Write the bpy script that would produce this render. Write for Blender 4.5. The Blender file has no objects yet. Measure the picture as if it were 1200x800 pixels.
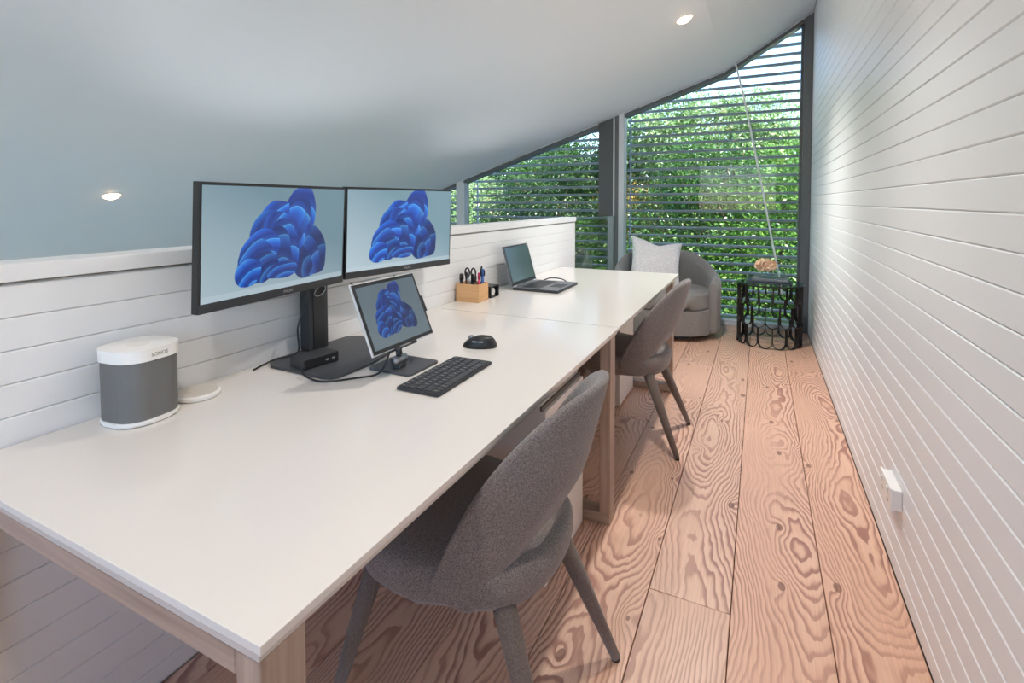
import bpy, bmesh, math, random
from mathutils import Vector, Matrix, noise as mnoise

# ------------------------------------------------------------------ camera, sky, sun, exposure
SC = bpy.context.scene
COL = SC.collection
RND = random.Random(11)

def srgb(r, g, b, a=1.0):
    def f(c):
        c /= 255.0
        return c / 12.92 if c <= 0.04045 else ((c + 0.055) / 1.055) ** 2.4
    return (f(r), f(g), f(b), a)

yaw, pitch, roll, FPX, CY = 0.4547, 0.0381, -0.0017, 594.63, 259.3
F = Vector((-math.sin(yaw) * math.cos(pitch), math.cos(yaw) * math.cos(pitch), -math.sin(pitch)))
R = Vector((math.cos(yaw), math.sin(yaw), 0))
U = R.cross(F)
R2 = math.cos(roll) * R + math.sin(roll) * U
U2 = math.cos(roll) * U - math.sin(roll) * R
cam_data = bpy.data.cameras.new('camera')
cam = bpy.data.objects.new('camera', cam_data)
COL.objects.link(cam)
cam.matrix_world = Matrix(((R2.x, U2.x, -F.x, 0), (R2.y, U2.y, -F.y, 0), (R2.z, U2.z, -F.z, 1.25), (0, 0, 0, 1)))
cam_data.sensor_fit = 'HORIZONTAL'
cam_data.sensor_width = 36.0
cam_data.lens = FPX / 1200 * 36
cam_data.shift_y = -(400 - CY) / 1200
cam_data.clip_start = 0.02
SC.camera = cam

world = bpy.data.worlds.new('sky')
SC.world = world
world.use_nodes = True
wn = world.node_tree.nodes
sky = wn.new('ShaderNodeTexSky')
sky.sky_type = 'NISHITA'
sky.sun_disc = False
sky.sun_elevation = math.radians(52)
sky.sun_rotation = math.radians(120)
sky.altitude = 50
sky.air_density = 1.0
sky.dust_density = 0.05
sky.ozone_density = 3.0
world.node_tree.links.new(sky.outputs[0], wn['Background'].inputs[0])
wn['Background'].inputs[1].default_value = 0.62

sun_d = bpy.data.lights.new('sun', 'SUN')
sun_d.energy = 11.0
sun_d.angle = math.radians(1.5)
sun_d.color = (1.0, 0.95, 0.86)
sun = bpy.data.objects.new('sun', sun_d)
COL.objects.link(sun)
sun.location = (6, -4, 9)
sun.rotation_euler = Vector((0.50, -0.42, 0.76)).to_track_quat('Z', 'Y').to_euler()

SC.view_settings.view_transform = 'Standard'
SC.view_settings.look = 'None'
SC.view_settings.exposure = 0.92
SC.view_settings.gamma = 1.0
SC.view_settings.use_curve_mapping = False
SC.cycles.max_bounces = 10
SC.cycles.diffuse_bounces = 6
SC.cycles.transparent_max_bounces = 24
SC.cycles.caustics_reflective = False
SC.cycles.caustics_refractive = False
SC.cycles.sample_clamp_indirect = 6.0

# ------------------------------------------------------------------ materials
def new_mat(name):
    m = bpy.data.materials.new(name)
    m.use_nodes = True
    return m, m.node_tree.nodes, m.node_tree.links, m.node_tree.nodes['Principled BSDF']

def plain(name, col, rough=0.5, metal=0.0, spec=0.5, coat=0.0, var=0.0, vscale=20.0, bump=0.0, bscale=200.0):
    m, n, l, p = new_mat(name)
    p.inputs['Base Color'].default_value = col
    p.inputs['Roughness'].default_value = rough
    p.inputs['Metallic'].default_value = metal
    p.inputs['Specular IOR Level'].default_value = spec
    p.inputs['Coat Weight'].default_value = coat
    tc = n.new('ShaderNodeTexCoord')
    if var > 0:
        t = n.new('ShaderNodeTexNoise')
        t.inputs['Scale'].default_value = vscale
        t.inputs['Detail'].default_value = 3
        l.new(tc.outputs['Object'], t.inputs['Vector'])
        mx = n.new('ShaderNodeMix')
        mx.data_type = 'RGBA'
        mx.inputs['A'].default_value = [c * (1 - var) for c in col[:3]] + [1]
        mx.inputs['B'].default_value = [min(1, c * (1 + var)) for c in col[:3]] + [1]
        l.new(t.outputs['Fac'], mx.inputs['Factor'])
        l.new(mx.outputs['Result'], p.inputs['Base Color'])
    if bump > 0:
        t = n.new('ShaderNodeTexNoise')
        t.inputs['Scale'].default_value = bscale
        t.inputs['Detail'].default_value = 2
        l.new(tc.outputs['Object'], t.inputs['Vector'])
        b = n.new('ShaderNodeBump')
        b.inputs['Strength'].default_value = bump
        b.inputs['Distance'].default_value = 0.002
        l.new(t.outputs['Fac'], b.inputs['Height'])
        l.new(b.outputs['Normal'], p.inputs['Normal'])
    return m

def emissive(name, col, strength):
    m, n, l, p = new_mat(name)
    p.inputs['Base Color'].default_value = (0.02, 0.02, 0.02, 1)
    p.inputs['Emission Color'].default_value = col
    p.inputs['Emission Strength'].default_value = strength
    return m

def glass_mat(name, tint=(0.97, 0.99, 0.98, 1), ior=1.45, rough=0.0, k=1.0):
    m, n, l, p = new_mat(name)
    n.remove(p)
    tr = n.new('ShaderNodeBsdfTransparent')
    tr.inputs[0].default_value = tint
    gl = n.new('ShaderNodeBsdfGlossy')
    gl.inputs['Roughness'].default_value = rough
    lw_ = n.new('ShaderNodeLayerWeight')
    lw_.inputs['Blend'].default_value = 0.5
    pw = n.new('ShaderNodeMath')
    pw.operation = 'POWER'
    pw.inputs[1].default_value = 4.0
    l.new(lw_.outputs['Facing'], pw.inputs[0])
    mu = n.new('ShaderNodeMath')
    mu.operation = 'MULTIPLY_ADD'
    mu.inputs[1].default_value = 0.6 * k
    mu.inputs[2].default_value = 0.012 * k
    l.new(pw.outputs[0], mu.inputs[0])
    mx = n.new('ShaderNodeMixShader')
    l.new(mu.outputs[0], mx.inputs[0])
    l.new(tr.outputs[0], mx.inputs[1])
    l.new(gl.outputs[0], mx.inputs[2])
    l.new(mx.outputs[0], n['Material Output'].inputs[0])
    return m

def math_node(n, l, op, a, b=None, c=None, clamp=False):
    nd = n.new('ShaderNodeMath')
    nd.operation = op
    nd.use_clamp = clamp
    for i, v in enumerate((a, b, c)):
        if v is None:
            continue
        if isinstance(v, (int, float)):
            nd.inputs[i].default_value = v
        else:
            l.new(v, nd.inputs[i])
    return nd.outputs[0]

def ramp(n, l, fac, stops, interp='LINEAR'):
    r = n.new('ShaderNodeValToRGB')
    r.color_ramp.interpolation = interp
    el = r.color_ramp.elements
    while len(el) < len(stops):
        el.new(0.5)
    for e, (p, c) in zip(el, stops):
        e.position = p
        e.color = c
    l.new(fac, r.inputs[0])
    return r.outputs[0]

def floor_wood():
    m, n, l, p = new_mat('floor_fir')
    tc = n.new('ShaderNodeTexCoord')
    oi = n.new('ShaderNodeObjectInfo')
    off = n.new('ShaderNodeVectorMath')
    off.operation = 'SCALE'
    off.inputs[0].default_value = (13.7, 29.3, 7.1)
    l.new(oi.outputs['Random'], off.inputs['Scale'])
    add = n.new('ShaderNodeVectorMath')
    add.operation = 'ADD'
    l.new(tc.outputs['Object'], add.inputs[0])
    l.new(off.outputs[0], add.inputs[1])
    def mapped(sx, sy):
        mp = n.new('ShaderNodeMapping')
        mp.inputs['Scale'].default_value = (sx, sy, 1)
        l.new(add.outputs[0], mp.inputs[0])
        return mp.outputs[0]
    def nz(vec, scale, detail=2, rough=0.5):
        t = n.new('ShaderNodeTexNoise')
        t.inputs['Scale'].default_value = scale
        t.inputs['Detail'].default_value = detail
        t.inputs['Roughness'].default_value = rough
        l.new(vec, t.inputs['Vector'])
        return t.outputs['Fac']
    fib = nz(mapped(240, 3.0), 1.0, 2, 0.6)
    wob = nz(mapped(16, 5.0), 1.0, 2, 0.5)
    ly = nz(mapped(0.0, 0.95), 1.0, 1.0, 0.5)
    lx = nz(mapped(0.0, 0.62), 1.0, 1.0, 0.5)
    lo2 = nz(mapped(4.0, 1.6), 1.0, 1.0, 0.5)
    sep = n.new('ShaderNodeSeparateXYZ')
    l.new(tc.outputs['Object'], sep.inputs[0])
    # knots
    vo = n.new('ShaderNodeTexVoronoi')
    vo.voronoi_dimensions = '2D'
    vo.inputs['Scale'].default_value = 1.0
    vo.inputs['Randomness'].default_value = 1.0
    l.new(mapped(4.2, 2.2), vo.inputs['Vector'])
    kd = vo.outputs['Distance']
    sepc = n.new('ShaderNodeSeparateColor')
    l.new(vo.outputs['Color'], sepc.inputs[0])
    knot_core = math_node(n, l, 'LESS_THAN', math_node(n, l, 'MULTIPLY_ADD', wob, 0.03, math_node(n, l, 'SUBTRACT', kd, 0.015)), math_node(n, l, 'MULTIPLY', sepc.outputs[0], 0.058))
    kbump = math_node(n, l, 'POWER', 2.718, math_node(n, l, 'MULTIPLY', math_node(n, l, 'MULTIPLY', kd, kd), -60.0))
    # growth rings: cylinders about an axis that wanders along the board
    cx = math_node(n, l, 'ADD', math_node(n, l, 'MULTIPLY_ADD', lx, 0.34, -0.17), math_node(n, l, 'MULTIPLY_ADD', oi.outputs['Random'], 0.10, -0.05))
    dx = math_node(n, l, 'SUBTRACT', sep.outputs[0], cx)
    dz = math_node(n, l, 'MULTIPLY_ADD', ly, 0.46, -0.14)
    rr = math_node(n, l, 'SQRT', math_node(n, l, 'ADD', math_node(n, l, 'MULTIPLY', dx, dx), math_node(n, l, 'MULTIPLY', dz, dz)))
    ringv = math_node(n, l, 'MULTIPLY', rr, 84.0)
    ringv = math_node(n, l, 'ADD', ringv, math_node(n, l, 'MULTIPLY', wob, 2.8))
    ringv = math_node(n, l, 'ADD', ringv, math_node(n, l, 'MULTIPLY', lo2, 5.0))
    ringv = math_node(n, l, 'ADD', ringv, math_node(n, l, 'MULTIPLY', kbump, 2.2))
    fr = math_node(n, l, 'FRACT', ringv)
    light = srgb(222, 187, 164)
    mid_c = srgb(212, 173, 150)
    dark = srgb(164, 120, 106)
    c = ramp(n, l, fr, [(0.0, light), (0.30, light), (0.52, mid_c), (0.74, dark), (0.94, dark), (1.0, light)])
    fade = ramp(n, l, nz(mapped(3.0, 0.9), 1.3, 1.0, 0.5), [(0.36, (0.15, 0.15, 0.15, 1)), (0.62, (1, 1, 1, 1))])
    cm = n.new('ShaderNodeMix')
    cm.data_type = 'RGBA'
    l.new(fade, cm.inputs['Factor'])
    cm.inputs['A'].default_value = mid_c
    l.new(c, cm.inputs['B'])
    c = cm.outputs['Result']
    fbr = ramp(n, l, fib, [(0.3, (0.90, 0.88, 0.87, 1)), (0.7, (1.06, 1.06, 1.06, 1))])
    mul = n.new('ShaderNodeMix')
    mul.data_type = 'RGBA'
    mul.blend_type = 'MULTIPLY'
    mul.inputs['Factor'].default_value = 1.0
    l.new(c, mul.inputs['A'])
    l.new(fbr, mul.inputs['B'])
    # tone differs from board to board
    tone = ramp(n, l, oi.outputs['Random'], [(0.0, (0.94, 0.92, 0.90, 1)), (0.5, (1.0, 1.0, 1.0, 1)), (1.0, (1.02, 0.95, 0.90, 1))])
    mul2 = n.new('ShaderNodeMix')
    mul2.data_type = 'RGBA'
    mul2.blend_type = 'MULTIPLY'
    mul2.inputs['Factor'].default_value = 1.0
    l.new(mul.outputs['Result'], mul2.inputs['A'])
    l.new(tone, mul2.inputs['B'])
    kn = n.new('ShaderNodeMix')
    kn.data_type = 'RGBA'
    l.new(math_node(n, l, 'MULTIPLY', knot_core, 0.75), kn.inputs['Factor'])
    l.new(mul2.outputs['Result'], kn.inputs['A'])
    kn.inputs['B'].default_value = srgb(118, 78, 62)
    l.new(kn.outputs['Result'], p.inputs['Base Color'])
    p.inputs['Roughness'].default_value = 0.36
    b = n.new('ShaderNodeBump')
    b.inputs['Strength'].default_value = 0.12
    b.inputs['Distance'].default_value = 0.002
    l.new(fr, b.inputs['Height'])
    l.new(b.outputs['Normal'], p.inputs['Normal'])
    return m

def limed_wood(name, c1, c2, axis_scale=(60, 60, 3), rough=0.5):
    m, n, l, p = new_mat(name)
    tc = n.new('ShaderNodeTexCoord')
    mp = n.new('ShaderNodeMapping')
    mp.inputs['Scale'].default_value = axis_scale
    l.new(tc.outputs['Object'], mp.inputs[0])
    t = n.new('ShaderNodeTexNoise')
    t.inputs['Scale'].default_value = 1.0
    t.inputs['Detail'].default_value = 4
    l.new(mp.outputs[0], t.inputs['Vector'])
    l.new(ramp(n, l, t.outputs['Fac'], [(0.3, c1), (0.7, c2)]), p.inputs['Base Color'])
    p.inputs['Roughness'].default_value = rough
    return m

def fabric(name, c1, c2, scale=350, bump=0.35):
    m, n, l, p = new_mat(name)
    tc = n.new('ShaderNodeTexCoord')
    t = n.new('ShaderNodeTexNoise')
    t.inputs['Scale'].default_value = scale
    t.inputs['Detail'].default_value = 3
    t.inputs['Roughness'].default_value = 0.7
    l.new(tc.outputs['Object'], t.inputs['Vector'])
    l.new(ramp(n, l, t.outputs['Fac'], [(0.36, c1), (0.64, c2)]), p.inputs['Base Color'])
    p.inputs['Roughness'].default_value = 0.92
    p.inputs['Sheen Weight'].default_value = 0.25
    p.inputs['Specular IOR Level'].default_value = 0.2
    b = n.new('ShaderNodeBump')
    b.inputs['Strength'].default_value = bump
    b.inputs['Distance'].default_value = 0.0015
    l.new(t.outputs['Fac'], b.inputs['Height'])
    l.new(b.outputs['Normal'], p.inputs['Normal'])
    return m

def leaf_mat(name, cols, scale=3.0):
    m, n, l, p = new_mat(name)
    n.remove(p)
    at = n.new('ShaderNodeAttribute')
    at.attribute_name = 'hue'
    c = ramp(n, l, at.outputs['Fac'], [(i / (len(cols) - 1), cc) for i, cc in enumerate(cols)])
    d = n.new('ShaderNodeBsdfDiffuse')
    t = n.new('ShaderNodeBsdfTranslucent')
    g = n.new('ShaderNodeBsdfGlossy')
    g.inputs['Roughness'].default_value = 0.35
    l.new(c, d.inputs[0])
    l.new(c, t.inputs[0])
    m1 = n.new('ShaderNodeMixShader')
    m1.inputs[0].default_value = 0.38
    l.new(d.outputs[0], m1.inputs[1])
    l.new(t.outputs[0], m1.inputs[2])
    m2 = n.new('ShaderNodeMixShader')
    m2.inputs[0].default_value = 0.06
    l.new(m1.outputs[0], m2.inputs[1])
    l.new(g.outputs[0], m2.inputs[2])
    l.new(m2.outputs[0], n['Material Output'].inputs[0])
    return m

def screen_mat(name, strength, bg1, bg2, petals, bar=0.0, dim=1.0):
    """A lit screen: soft grey-blue ground with an abstract cluster of overlapping blue folds."""
    m, n, l, p = new_mat(name)
    uv = n.new('ShaderNodeUVMap')
    uv.uv_map = 'UVMap'
    nz = n.new('ShaderNodeTexNoise')
    nz.inputs['Scale'].default_value = 2.2
    nz.inputs['Detail'].default_value = 1
    l.new(uv.outputs[0], nz.inputs['Vector'])
    wob = n.new('ShaderNodeVectorMath')
    wob.operation = 'MULTIPLY_ADD'
    l.new(nz.outputs['Color'], wob.inputs[0])
    wob.inputs[1].default_value = (0.16, 0.16, 0)
    sub = n.new('ShaderNodeVectorMath')
    sub.operation = 'SUBTRACT'
    l.new(uv.outputs[0], sub.inputs[0])
    sub.inputs[1].default_value = (0.08, 0.08, 0)
    l.new(sub.outputs[0], wob.inputs[2])
    sep = n.new('ShaderNodeSeparateXYZ')
    l.new(uv.outputs[0], sep.inputs[0])
    # background: darker towards one corner
    gr = math_node(n, l, 'ADD', math_node(n, l, 'MULTIPLY', sep.outputs[0], 0.35), math_node(n, l, 'MULTIPLY', sep.outputs[1], 0.65))
    cur = ramp(n, l, gr, [(0.05, bg2), (0.85, bg1)])
    deep, azure, rim, sky_c = srgb(12, 52, 150), srgb(24, 104, 222), srgb(96, 184, 252), srgb(44, 138, 240)
    for (cx, cy, rx, ry, ang, shade, folds) in petals:
        cx, cy, rx, ry = (cx - 0.88) * 1.22 + 0.90, (cy - 0.45) * 1.04 + 0.47, rx * 1.2, ry * 1.10
        mp = n.new('ShaderNodeMapping')
        mp.vector_type = 'TEXTURE'
        mp.inputs['Location'].default_value = (cx, cy, 0)
        mp.inputs['Rotation'].default_value = (0, 0, math.radians(ang))
        mp.inputs['Scale'].default_value = (rx, ry, 1)
        l.new(wob.outputs[0], mp.inputs[0])
        ln = n.new('ShaderNodeVectorMath')
        ln.operation = 'LENGTH'
        l.new(mp.outputs[0], ln.inputs[0])
        r_ = ln.outputs['Value']
        so = n.new('ShaderNodeVectorMath')
        so.operation = 'DISTANCE'
        l.new(mp.outputs[0], so.inputs[0])
        so.inputs[1].default_value = (0.25, -1.15, 0)
        fold = math_node(n, l, 'FRACT', math_node(n, l, 'MULTIPLY_ADD', so.outputs['Value'], 0.55 * (1 + folds), 0.37 * folds + shade))
        k = shade
        def sh(c, q):
            return (c[0] * q, c[1] * q, c[2] * q, 1)
        pc = ramp(n, l, fold, [(0.0, sh(azure, k * 0.6)), (0.35, sh(deep, k)), (0.72, sh(azure, k * 0.9)), (0.92, sh(sky_c, k)), (0.97, sh(rim, k)), (1.0, sh(azure, k * 0.7))])
        mask = math_node(n, l, 'LESS_THAN', r_, 1.0)
        mx = n.new('ShaderNodeMix')
        mx.data_type = 'RGBA'
        l.new(mask, mx.inputs['Factor'])
        l.new(cur, mx.inputs['A'])
        l.new(pc, mx.inputs['B'])
        cur = mx.outputs['Result']
    if bar > 0:
        mx = n.new('ShaderNodeMix')
        mx.data_type = 'RGBA'
        l.new(math_node(n, l, 'MULTIPLY', math_node(n, l, 'LESS_THAN', sep.outputs[1], bar), 0.6), mx.inputs['Factor'])
        l.new(cur, mx.inputs['A'])
        mx.inputs['B'].default_value = srgb(196, 214, 224)
        cur = mx.outputs['Result']
    p.inputs['Base Color'].default_value = (0.012, 0.013, 0.015, 1)
    p.inputs['Roughness'].default_value = 0.28
    l.new(cur, p.inputs['Emission Color'])
    p.inputs['Emission Strength'].default_value = strength
    return m

M = {}
M['wall_paint'] = plain('white_wall_paint', srgb(232, 233, 234), 0.42)
M['ceil_paint'] = plain('white_ceiling_paint', srgb(226, 228, 230), 0.55)
M['plaster'] = plain('plaster', srgb(225, 224, 222), 0.7)
M['floor'] = floor_wood()
M['subfloor'] = plain('subfloor_dark', srgb(60, 44, 36), 0.8)
M['lower_floor'] = plain('lower_floor_tile', srgb(170, 174, 178), 0.5, var=0.12, vscale=4)
M['desk_top'] = plain('white_lacquer', srgb(224, 219, 212), 0.14, spec=0.5)
M['desk_edge'] = plain('grey_white_edge_band', srgb(196, 188, 180), 0.4)
M['limed'] = limed_wood('limed_oak', srgb(150, 128, 114), srgb(182, 160, 144))
M['limed_x'] = limed_wood('limed_oak_rail', srgb(150, 128, 114), srgb(184, 162, 146), (3, 60, 60))
M['limed_y'] = limed_wood('limed_oak_long', srgb(150, 128, 114), srgb(184, 162, 146), (60, 3, 60))
M['ped'] = plain('white_pedestal_lacquer', srgb(230, 226, 222), 0.3)
M['dark_gap'] = plain('shadow_gap_grey', srgb(112, 104, 98), 0.6)
M['frame_dark'] = plain('dark_grey_aluminium', srgb(104, 108, 111), 0.45, metal=0.0, spec=0.4)
M['frame_light'] = plain('pale_aluminium', srgb(204, 210, 216), 0.35, metal=0.0)
M['slat'] = plain('louvre_grey', srgb(212, 220, 225), 0.45, metal=0.0)
M['post_dark'] = plain('dark_steel_post', srgb(80, 84, 87), 0.5)
M['glass'] = glass_mat('window_glass', (0.78, 0.79, 0.80, 1))
M['clear_glass'] = glass_mat('clear_glass')
M['balglass'] = glass_mat('balustrade_glass', (0.88, 0.98, 0.94, 1), 1.5, 0.0, 3.0)
M['glass_edge'] = plain('green_glass_edge', srgb(90, 140, 122), 0.15)
M['black'] = plain('black_plastic', srgb(34, 35, 37), 0.42)
M['black_soft'] = plain('charcoal_plastic', srgb(52, 53, 56), 0.55)
M['key'] = plain('dark_key', srgb(62, 64, 68), 0.55)
M['key_mark'] = plain('key_print', srgb(135, 137, 140), 0.6)
M['steel_dark'] = plain('graphite_powdercoat', srgb(74, 76, 79), 0.45, var=0.05, vscale=60)
M['steel'] = plain('brushed_steel', srgb(178, 180, 184), 0.3, metal=0.9)
M['silver'] = plain('silver_shell', srgb(212, 214, 217), 0.3, metal=0.3)
M['white_plastic'] = plain('white_plastic', srgb(236, 234, 230), 0.35)
M['grille'] = plain('speaker_grille', srgb(120, 119, 118), 0.5, metal=0.35, bump=0.6, bscale=900)
M['puck_top'] = plain('puck_felt', srgb(205, 198, 188), 0.8)
M['bamboo'] = limed_wood('bamboo', srgb(205, 155, 105), srgb(224, 178, 128), (4, 4, 70))
M['chair_fab'] = fabric('chair_fabric', srgb(92, 84, 80), srgb(146, 136, 131))
M['chair_leg'] = fabric('leg_fabric', srgb(98, 87, 80), srgb(126, 114, 106), 300, 0.15)
M['arm_fab'] = fabric('armchair_fabric', srgb(116, 113, 110), srgb(142, 139, 136), 260, 0.2)
M['pillow'] = fabric('pillow_linen', srgb(186, 183, 184), srgb(226, 223, 224), 120, 0.5)
M['iron'] = plain('black_iron', srgb(44, 40, 38), 0.5, metal=0.4)
M['table_glass'] = glass_mat('table_glass', (0.86, 0.93, 0.90, 1), 1.5)
M['vase_glass'] = glass_mat('vase_glass', (0.90, 0.95, 0.94, 1), 1.5, 0.0, 1.8)
M['book_dark'] = plain('book_dark', srgb(52, 58, 66), 0.5)
M['book_grey'] = plain('book_grey', srgb(120, 124, 128), 0.5)
M['paper'] = plain('paper', srgb(230, 228, 220), 0.8)
M['petal'] = plain('dried_petal', srgb(234, 202, 170), 0.8, var=0.12, vscale=30)
M['stem'] = plain('stem', srgb(120, 96, 62), 0.8)
M['pink'] = plain('pink_plastic', srgb(232, 70, 120), 0.4)
M['blue'] = plain('blue_plastic', srgb(58, 96, 160), 0.4)
M['laptop'] = plain('laptop_grey', srgb(112, 114, 118), 0.4, metal=0.3)
M['laptop_screen'] = plain('laptop_screen_off', srgb(46, 58, 56), 0.12, spec=0.8)
M['cord_white'] = plain('white_cord', srgb(232, 236, 238), 0.6)
M['lamp_trim'] = plain('lamp_trim', srgb(240, 238, 235), 0.4)
M['lamp_on'] = emissive('lamp_lens', (1.0, 0.66, 0.36, 1), 9)
M['bark'] = plain('bark', srgb(92, 74, 56), 0.9, var=0.3, vscale=9)
M['lawn'] = plain('lawn', srgb(96, 132, 60), 0.9, var=0.3, vscale=3)
M['logo_grey'] = plain('logo_grey', srgb(160, 160, 160), 0.5)
G = srgb
M['leaf_a'] = leaf_mat('leaf_bright', [G(40, 82, 34), G(78, 128, 52), G(118, 164, 66), G(172, 198, 96)])
M['leaf_b'] = leaf_mat('leaf_mid', [G(30, 66, 30), G(58, 104, 46), G(92, 136, 58), G(142, 166, 80)])
M['leaf_c'] = leaf_mat('leaf_pale', [G(86, 124, 74), G(134, 168, 104), G(176, 198, 140), G(212, 220, 172)])
M['leaf_d'] = leaf_mat('leaf_golden', [G(120, 112, 48), G(176, 150, 72), G(214, 180, 98), G(226, 200, 140)])
M['leaf_e'] = leaf_mat('leaf_dark', [G(26, 52, 30), G(46, 80, 40), G(74, 106, 52), G(118, 140, 72)])

# ------------------------------------------------------------------ mesh helpers
def link(name, bm, mat, parent=None, loc=None, smooth=False, mats=None):
    me = bpy.data.meshes.new(name)
    bmesh.ops.recalc_face_normals(bm, faces=bm.faces[:])
    bm.to_mesh(me)
    bm.free()
    o = bpy.data.objects.new(name, me)
    for mm in (mats or [mat]):
        me.materials.append(mm)
    if smooth:
        for f_ in me.polygons:
            f_.use_smooth = True
    COL.objects.link(o)
    if parent is not None:
        o.parent = parent
    if loc is not None:
        o.location = loc
    return o

def tag(o, label=None, cat=None, group=None, kind=None):
    if label: o['label'] = label
    if cat: o['category'] = cat
    if group: o['group'] = group
    if kind: o['kind'] = kind
    return o

def thing(name, label, cat, loc=(0, 0, 0), rz=0.0, group=None):
    o = bpy.data.objects.new(name, None)
    COL.objects.link(o)
    o.empty_display_size = 0.05
    o.location = loc
    o.rotation_euler = (0, 0, rz)
    return tag(o, label, cat, group)

def setting(name, loc=(0, 0, 0)):
    o = bpy.data.objects.new(name, None)
    COL.objects.link(o)
    o.empty_display_size = 0.05
    o.location = loc
    return tag(o, kind='structure')

def box(bm, x0, x1, y0, y1, z0, z1, bev=0.0, seg=2):
    vs = [bm.verts.new(p) for p in ((x0, y0, z0), (x1, y0, z0), (x1, y1, z0), (x0, y1, z0), (x0, y0, z1), (x1, y0, z1), (x1, y1, z1), (x0, y1, z1))]
    fs = [bm.faces.new([vs[i] for i in q]) for q in ((0, 3, 2, 1), (4, 5, 6, 7), (0, 1, 5, 4), (1, 2, 6, 5), (2, 3, 7, 6), (3, 0, 4, 7))]
    if bev > 0:
        es = list({e for f_ in fs for e in f_.edges})
        bmesh.ops.bevel(bm, geom=es, offset=bev, segments=seg, affect='EDGES', profile=0.6)
    return bm

def bx(x0, x1, y0, y1, z0, z1, bev=0.0, seg=2):
    return box(bmesh.new(), x0, x1, y0, y1, z0, z1, bev, seg)

def prism(bm, pts, axis, a, b, bev=0.0):
    """Extrude a closed 2D polygon along an axis between a and b."""
    def p3(p, t):
        if axis == 'z': return (p[0], p[1], t)
        if axis == 'y': return (p[0], t, p[1])
        return (t, p[0], p[1])
    lo = [bm.verts.new(p3(p, a)) for p in pts]
    hi = [bm.verts.new(p3(p, b)) for p in pts]
    n_ = len(pts)
    fs = [bm.faces.new(lo[::-1]), bm.faces.new(hi)]
    for i in range(n_):
        fs.append(bm.faces.new((lo[i], lo[(i + 1) % n_], hi[(i + 1) % n_], hi[i])))
    if bev > 0:
        es = list(set(list(fs[0].edges) + list(fs[1].edges)))
        bmesh.ops.bevel(bm, geom=es, offset=bev, segments=2, affect='EDGES')
    return bm

def lathe(bm, prof, seg=32, cx=0, cy=0):
    """prof: list of (r, z); r = 0 closes the end."""
    rings = []
    for r, z in prof:
        if r <= 1e-6:
            rings.append([bm.verts.new((cx, cy, z))])
        else:
            rings.append([bm.verts.new((cx + r * math.cos(2 * math.pi * i / seg), cy + r * math.sin(2 * math.pi * i / seg), z)) for i in range(seg)])
    for a, b in zip(rings, rings[1:]):
        for i in range(seg):
            j = (i + 1) % seg
            if len(a) == 1 and len(b) == 1: continue
            if len(a) == 1: bm.faces.new((a[0], b[j], b[i]))
            elif len(b) == 1: bm.faces.new((a[i], a[j], b[0]))
            else: bm.faces.new((a[i], a[j], b[j], b[i]))
    return bm

def tube(bm, pts, rad, seg=8, cap=True):
    pts = [Vector(p) for p in pts]
    rads = rad if isinstance(rad, (list, tuple)) else [rad] * len(pts)
    prev = None
    rings = []
    for i, p in enumerate(pts):
        t = (pts[min(i + 1, len(pts) - 1)] - pts[max(i - 1, 0)]).normalized()
        if prev is None:
            ref = Vector((0, 0, 1)) if abs(t.z) < 0.9 else Vector((1, 0, 0))
            nrm = t.cross(ref).normalized()
        else:
            nrm = (prev - t * prev.dot(t)).normalized()
        prev = nrm
        bn = t.cross(nrm)
        rings.append([bm.verts.new(p + (nrm * math.cos(2 * math.pi * k / seg) + bn * math.sin(2 * math.pi * k / seg)) * rads[i]) for k in range(seg)])
    for a, b in zip(rings, rings[1:]):
        for k in range(seg):
            bm.faces.new((a[k], a[(k + 1) % seg], b[(k + 1) % seg], b[k]))
    if cap:
        bm.faces.new(rings[0][::-1])
        bm.faces.new(rings[-1])
    return bm

def spline(pts, n_=8):
    P = [Vector(p) for p in pts]
    P = [P[0] * 2 - P[1]] + P + [P[-1] * 2 - P[-2]]
    out = []
    for i in range(1, len(P) - 2):
        for k in range(n_):
            t = k / n_
            a, b, c, d = P[i - 1:i + 3]
            out.append(0.5 * ((2 * b) + (-a + c) * t + (2 * a - 5 * b + 4 * c - d) * t * t + (-a + 3 * b - 3 * c + d) * t ** 3))
    out.append(P[-2])
    return out

def rrect(w, d, r, n_=6):
    pts = []
    for cx, cy, a0 in ((w / 2 - r, d / 2 - r, 0), (-w / 2 + r, d / 2 - r, 90), (-w / 2 + r, -d / 2 + r, 180), (w / 2 - r, -d / 2 + r, 270)):
        for k in range(n_ + 1):
            a = math.radians(a0 + 90 * k / n_)
            pts.append((cx + r * math.cos(a), cy + r * math.sin(a)))
    return pts

def text_mesh(name, body, size, mat, parent, mat4):
    cu = bpy.data.curves.new(name, 'FONT')
    cu.body = body
    cu.size = size
    cu.align_x = 'CENTER'
    cu.align_y = 'CENTER'
    cu.extrude = 0.0002
    cu.resolution_u = 2
    tmp = bpy.data.objects.new(name + '_src', cu)
    COL.objects.link(tmp)
    bpy.context.view_layer.update()
    me = bpy.data.meshes.new_from_object(tmp.evaluated_get(bpy.context.evaluated_depsgraph_get()))
    bpy.data.objects.remove(tmp)
    me.materials.clear()
    me.materials.append(mat)
    o = bpy.data.objects.new(name, me)
    COL.objects.link(o)
    o.parent = parent
    o.matrix_local = mat4
    return o

def copy_tree(o, parent=None):
    c = o.copy()
    COL.objects.link(c)
    c.parent = parent
    for ch in list(o.children):
        copy_tree(ch, c)
    return c

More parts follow.
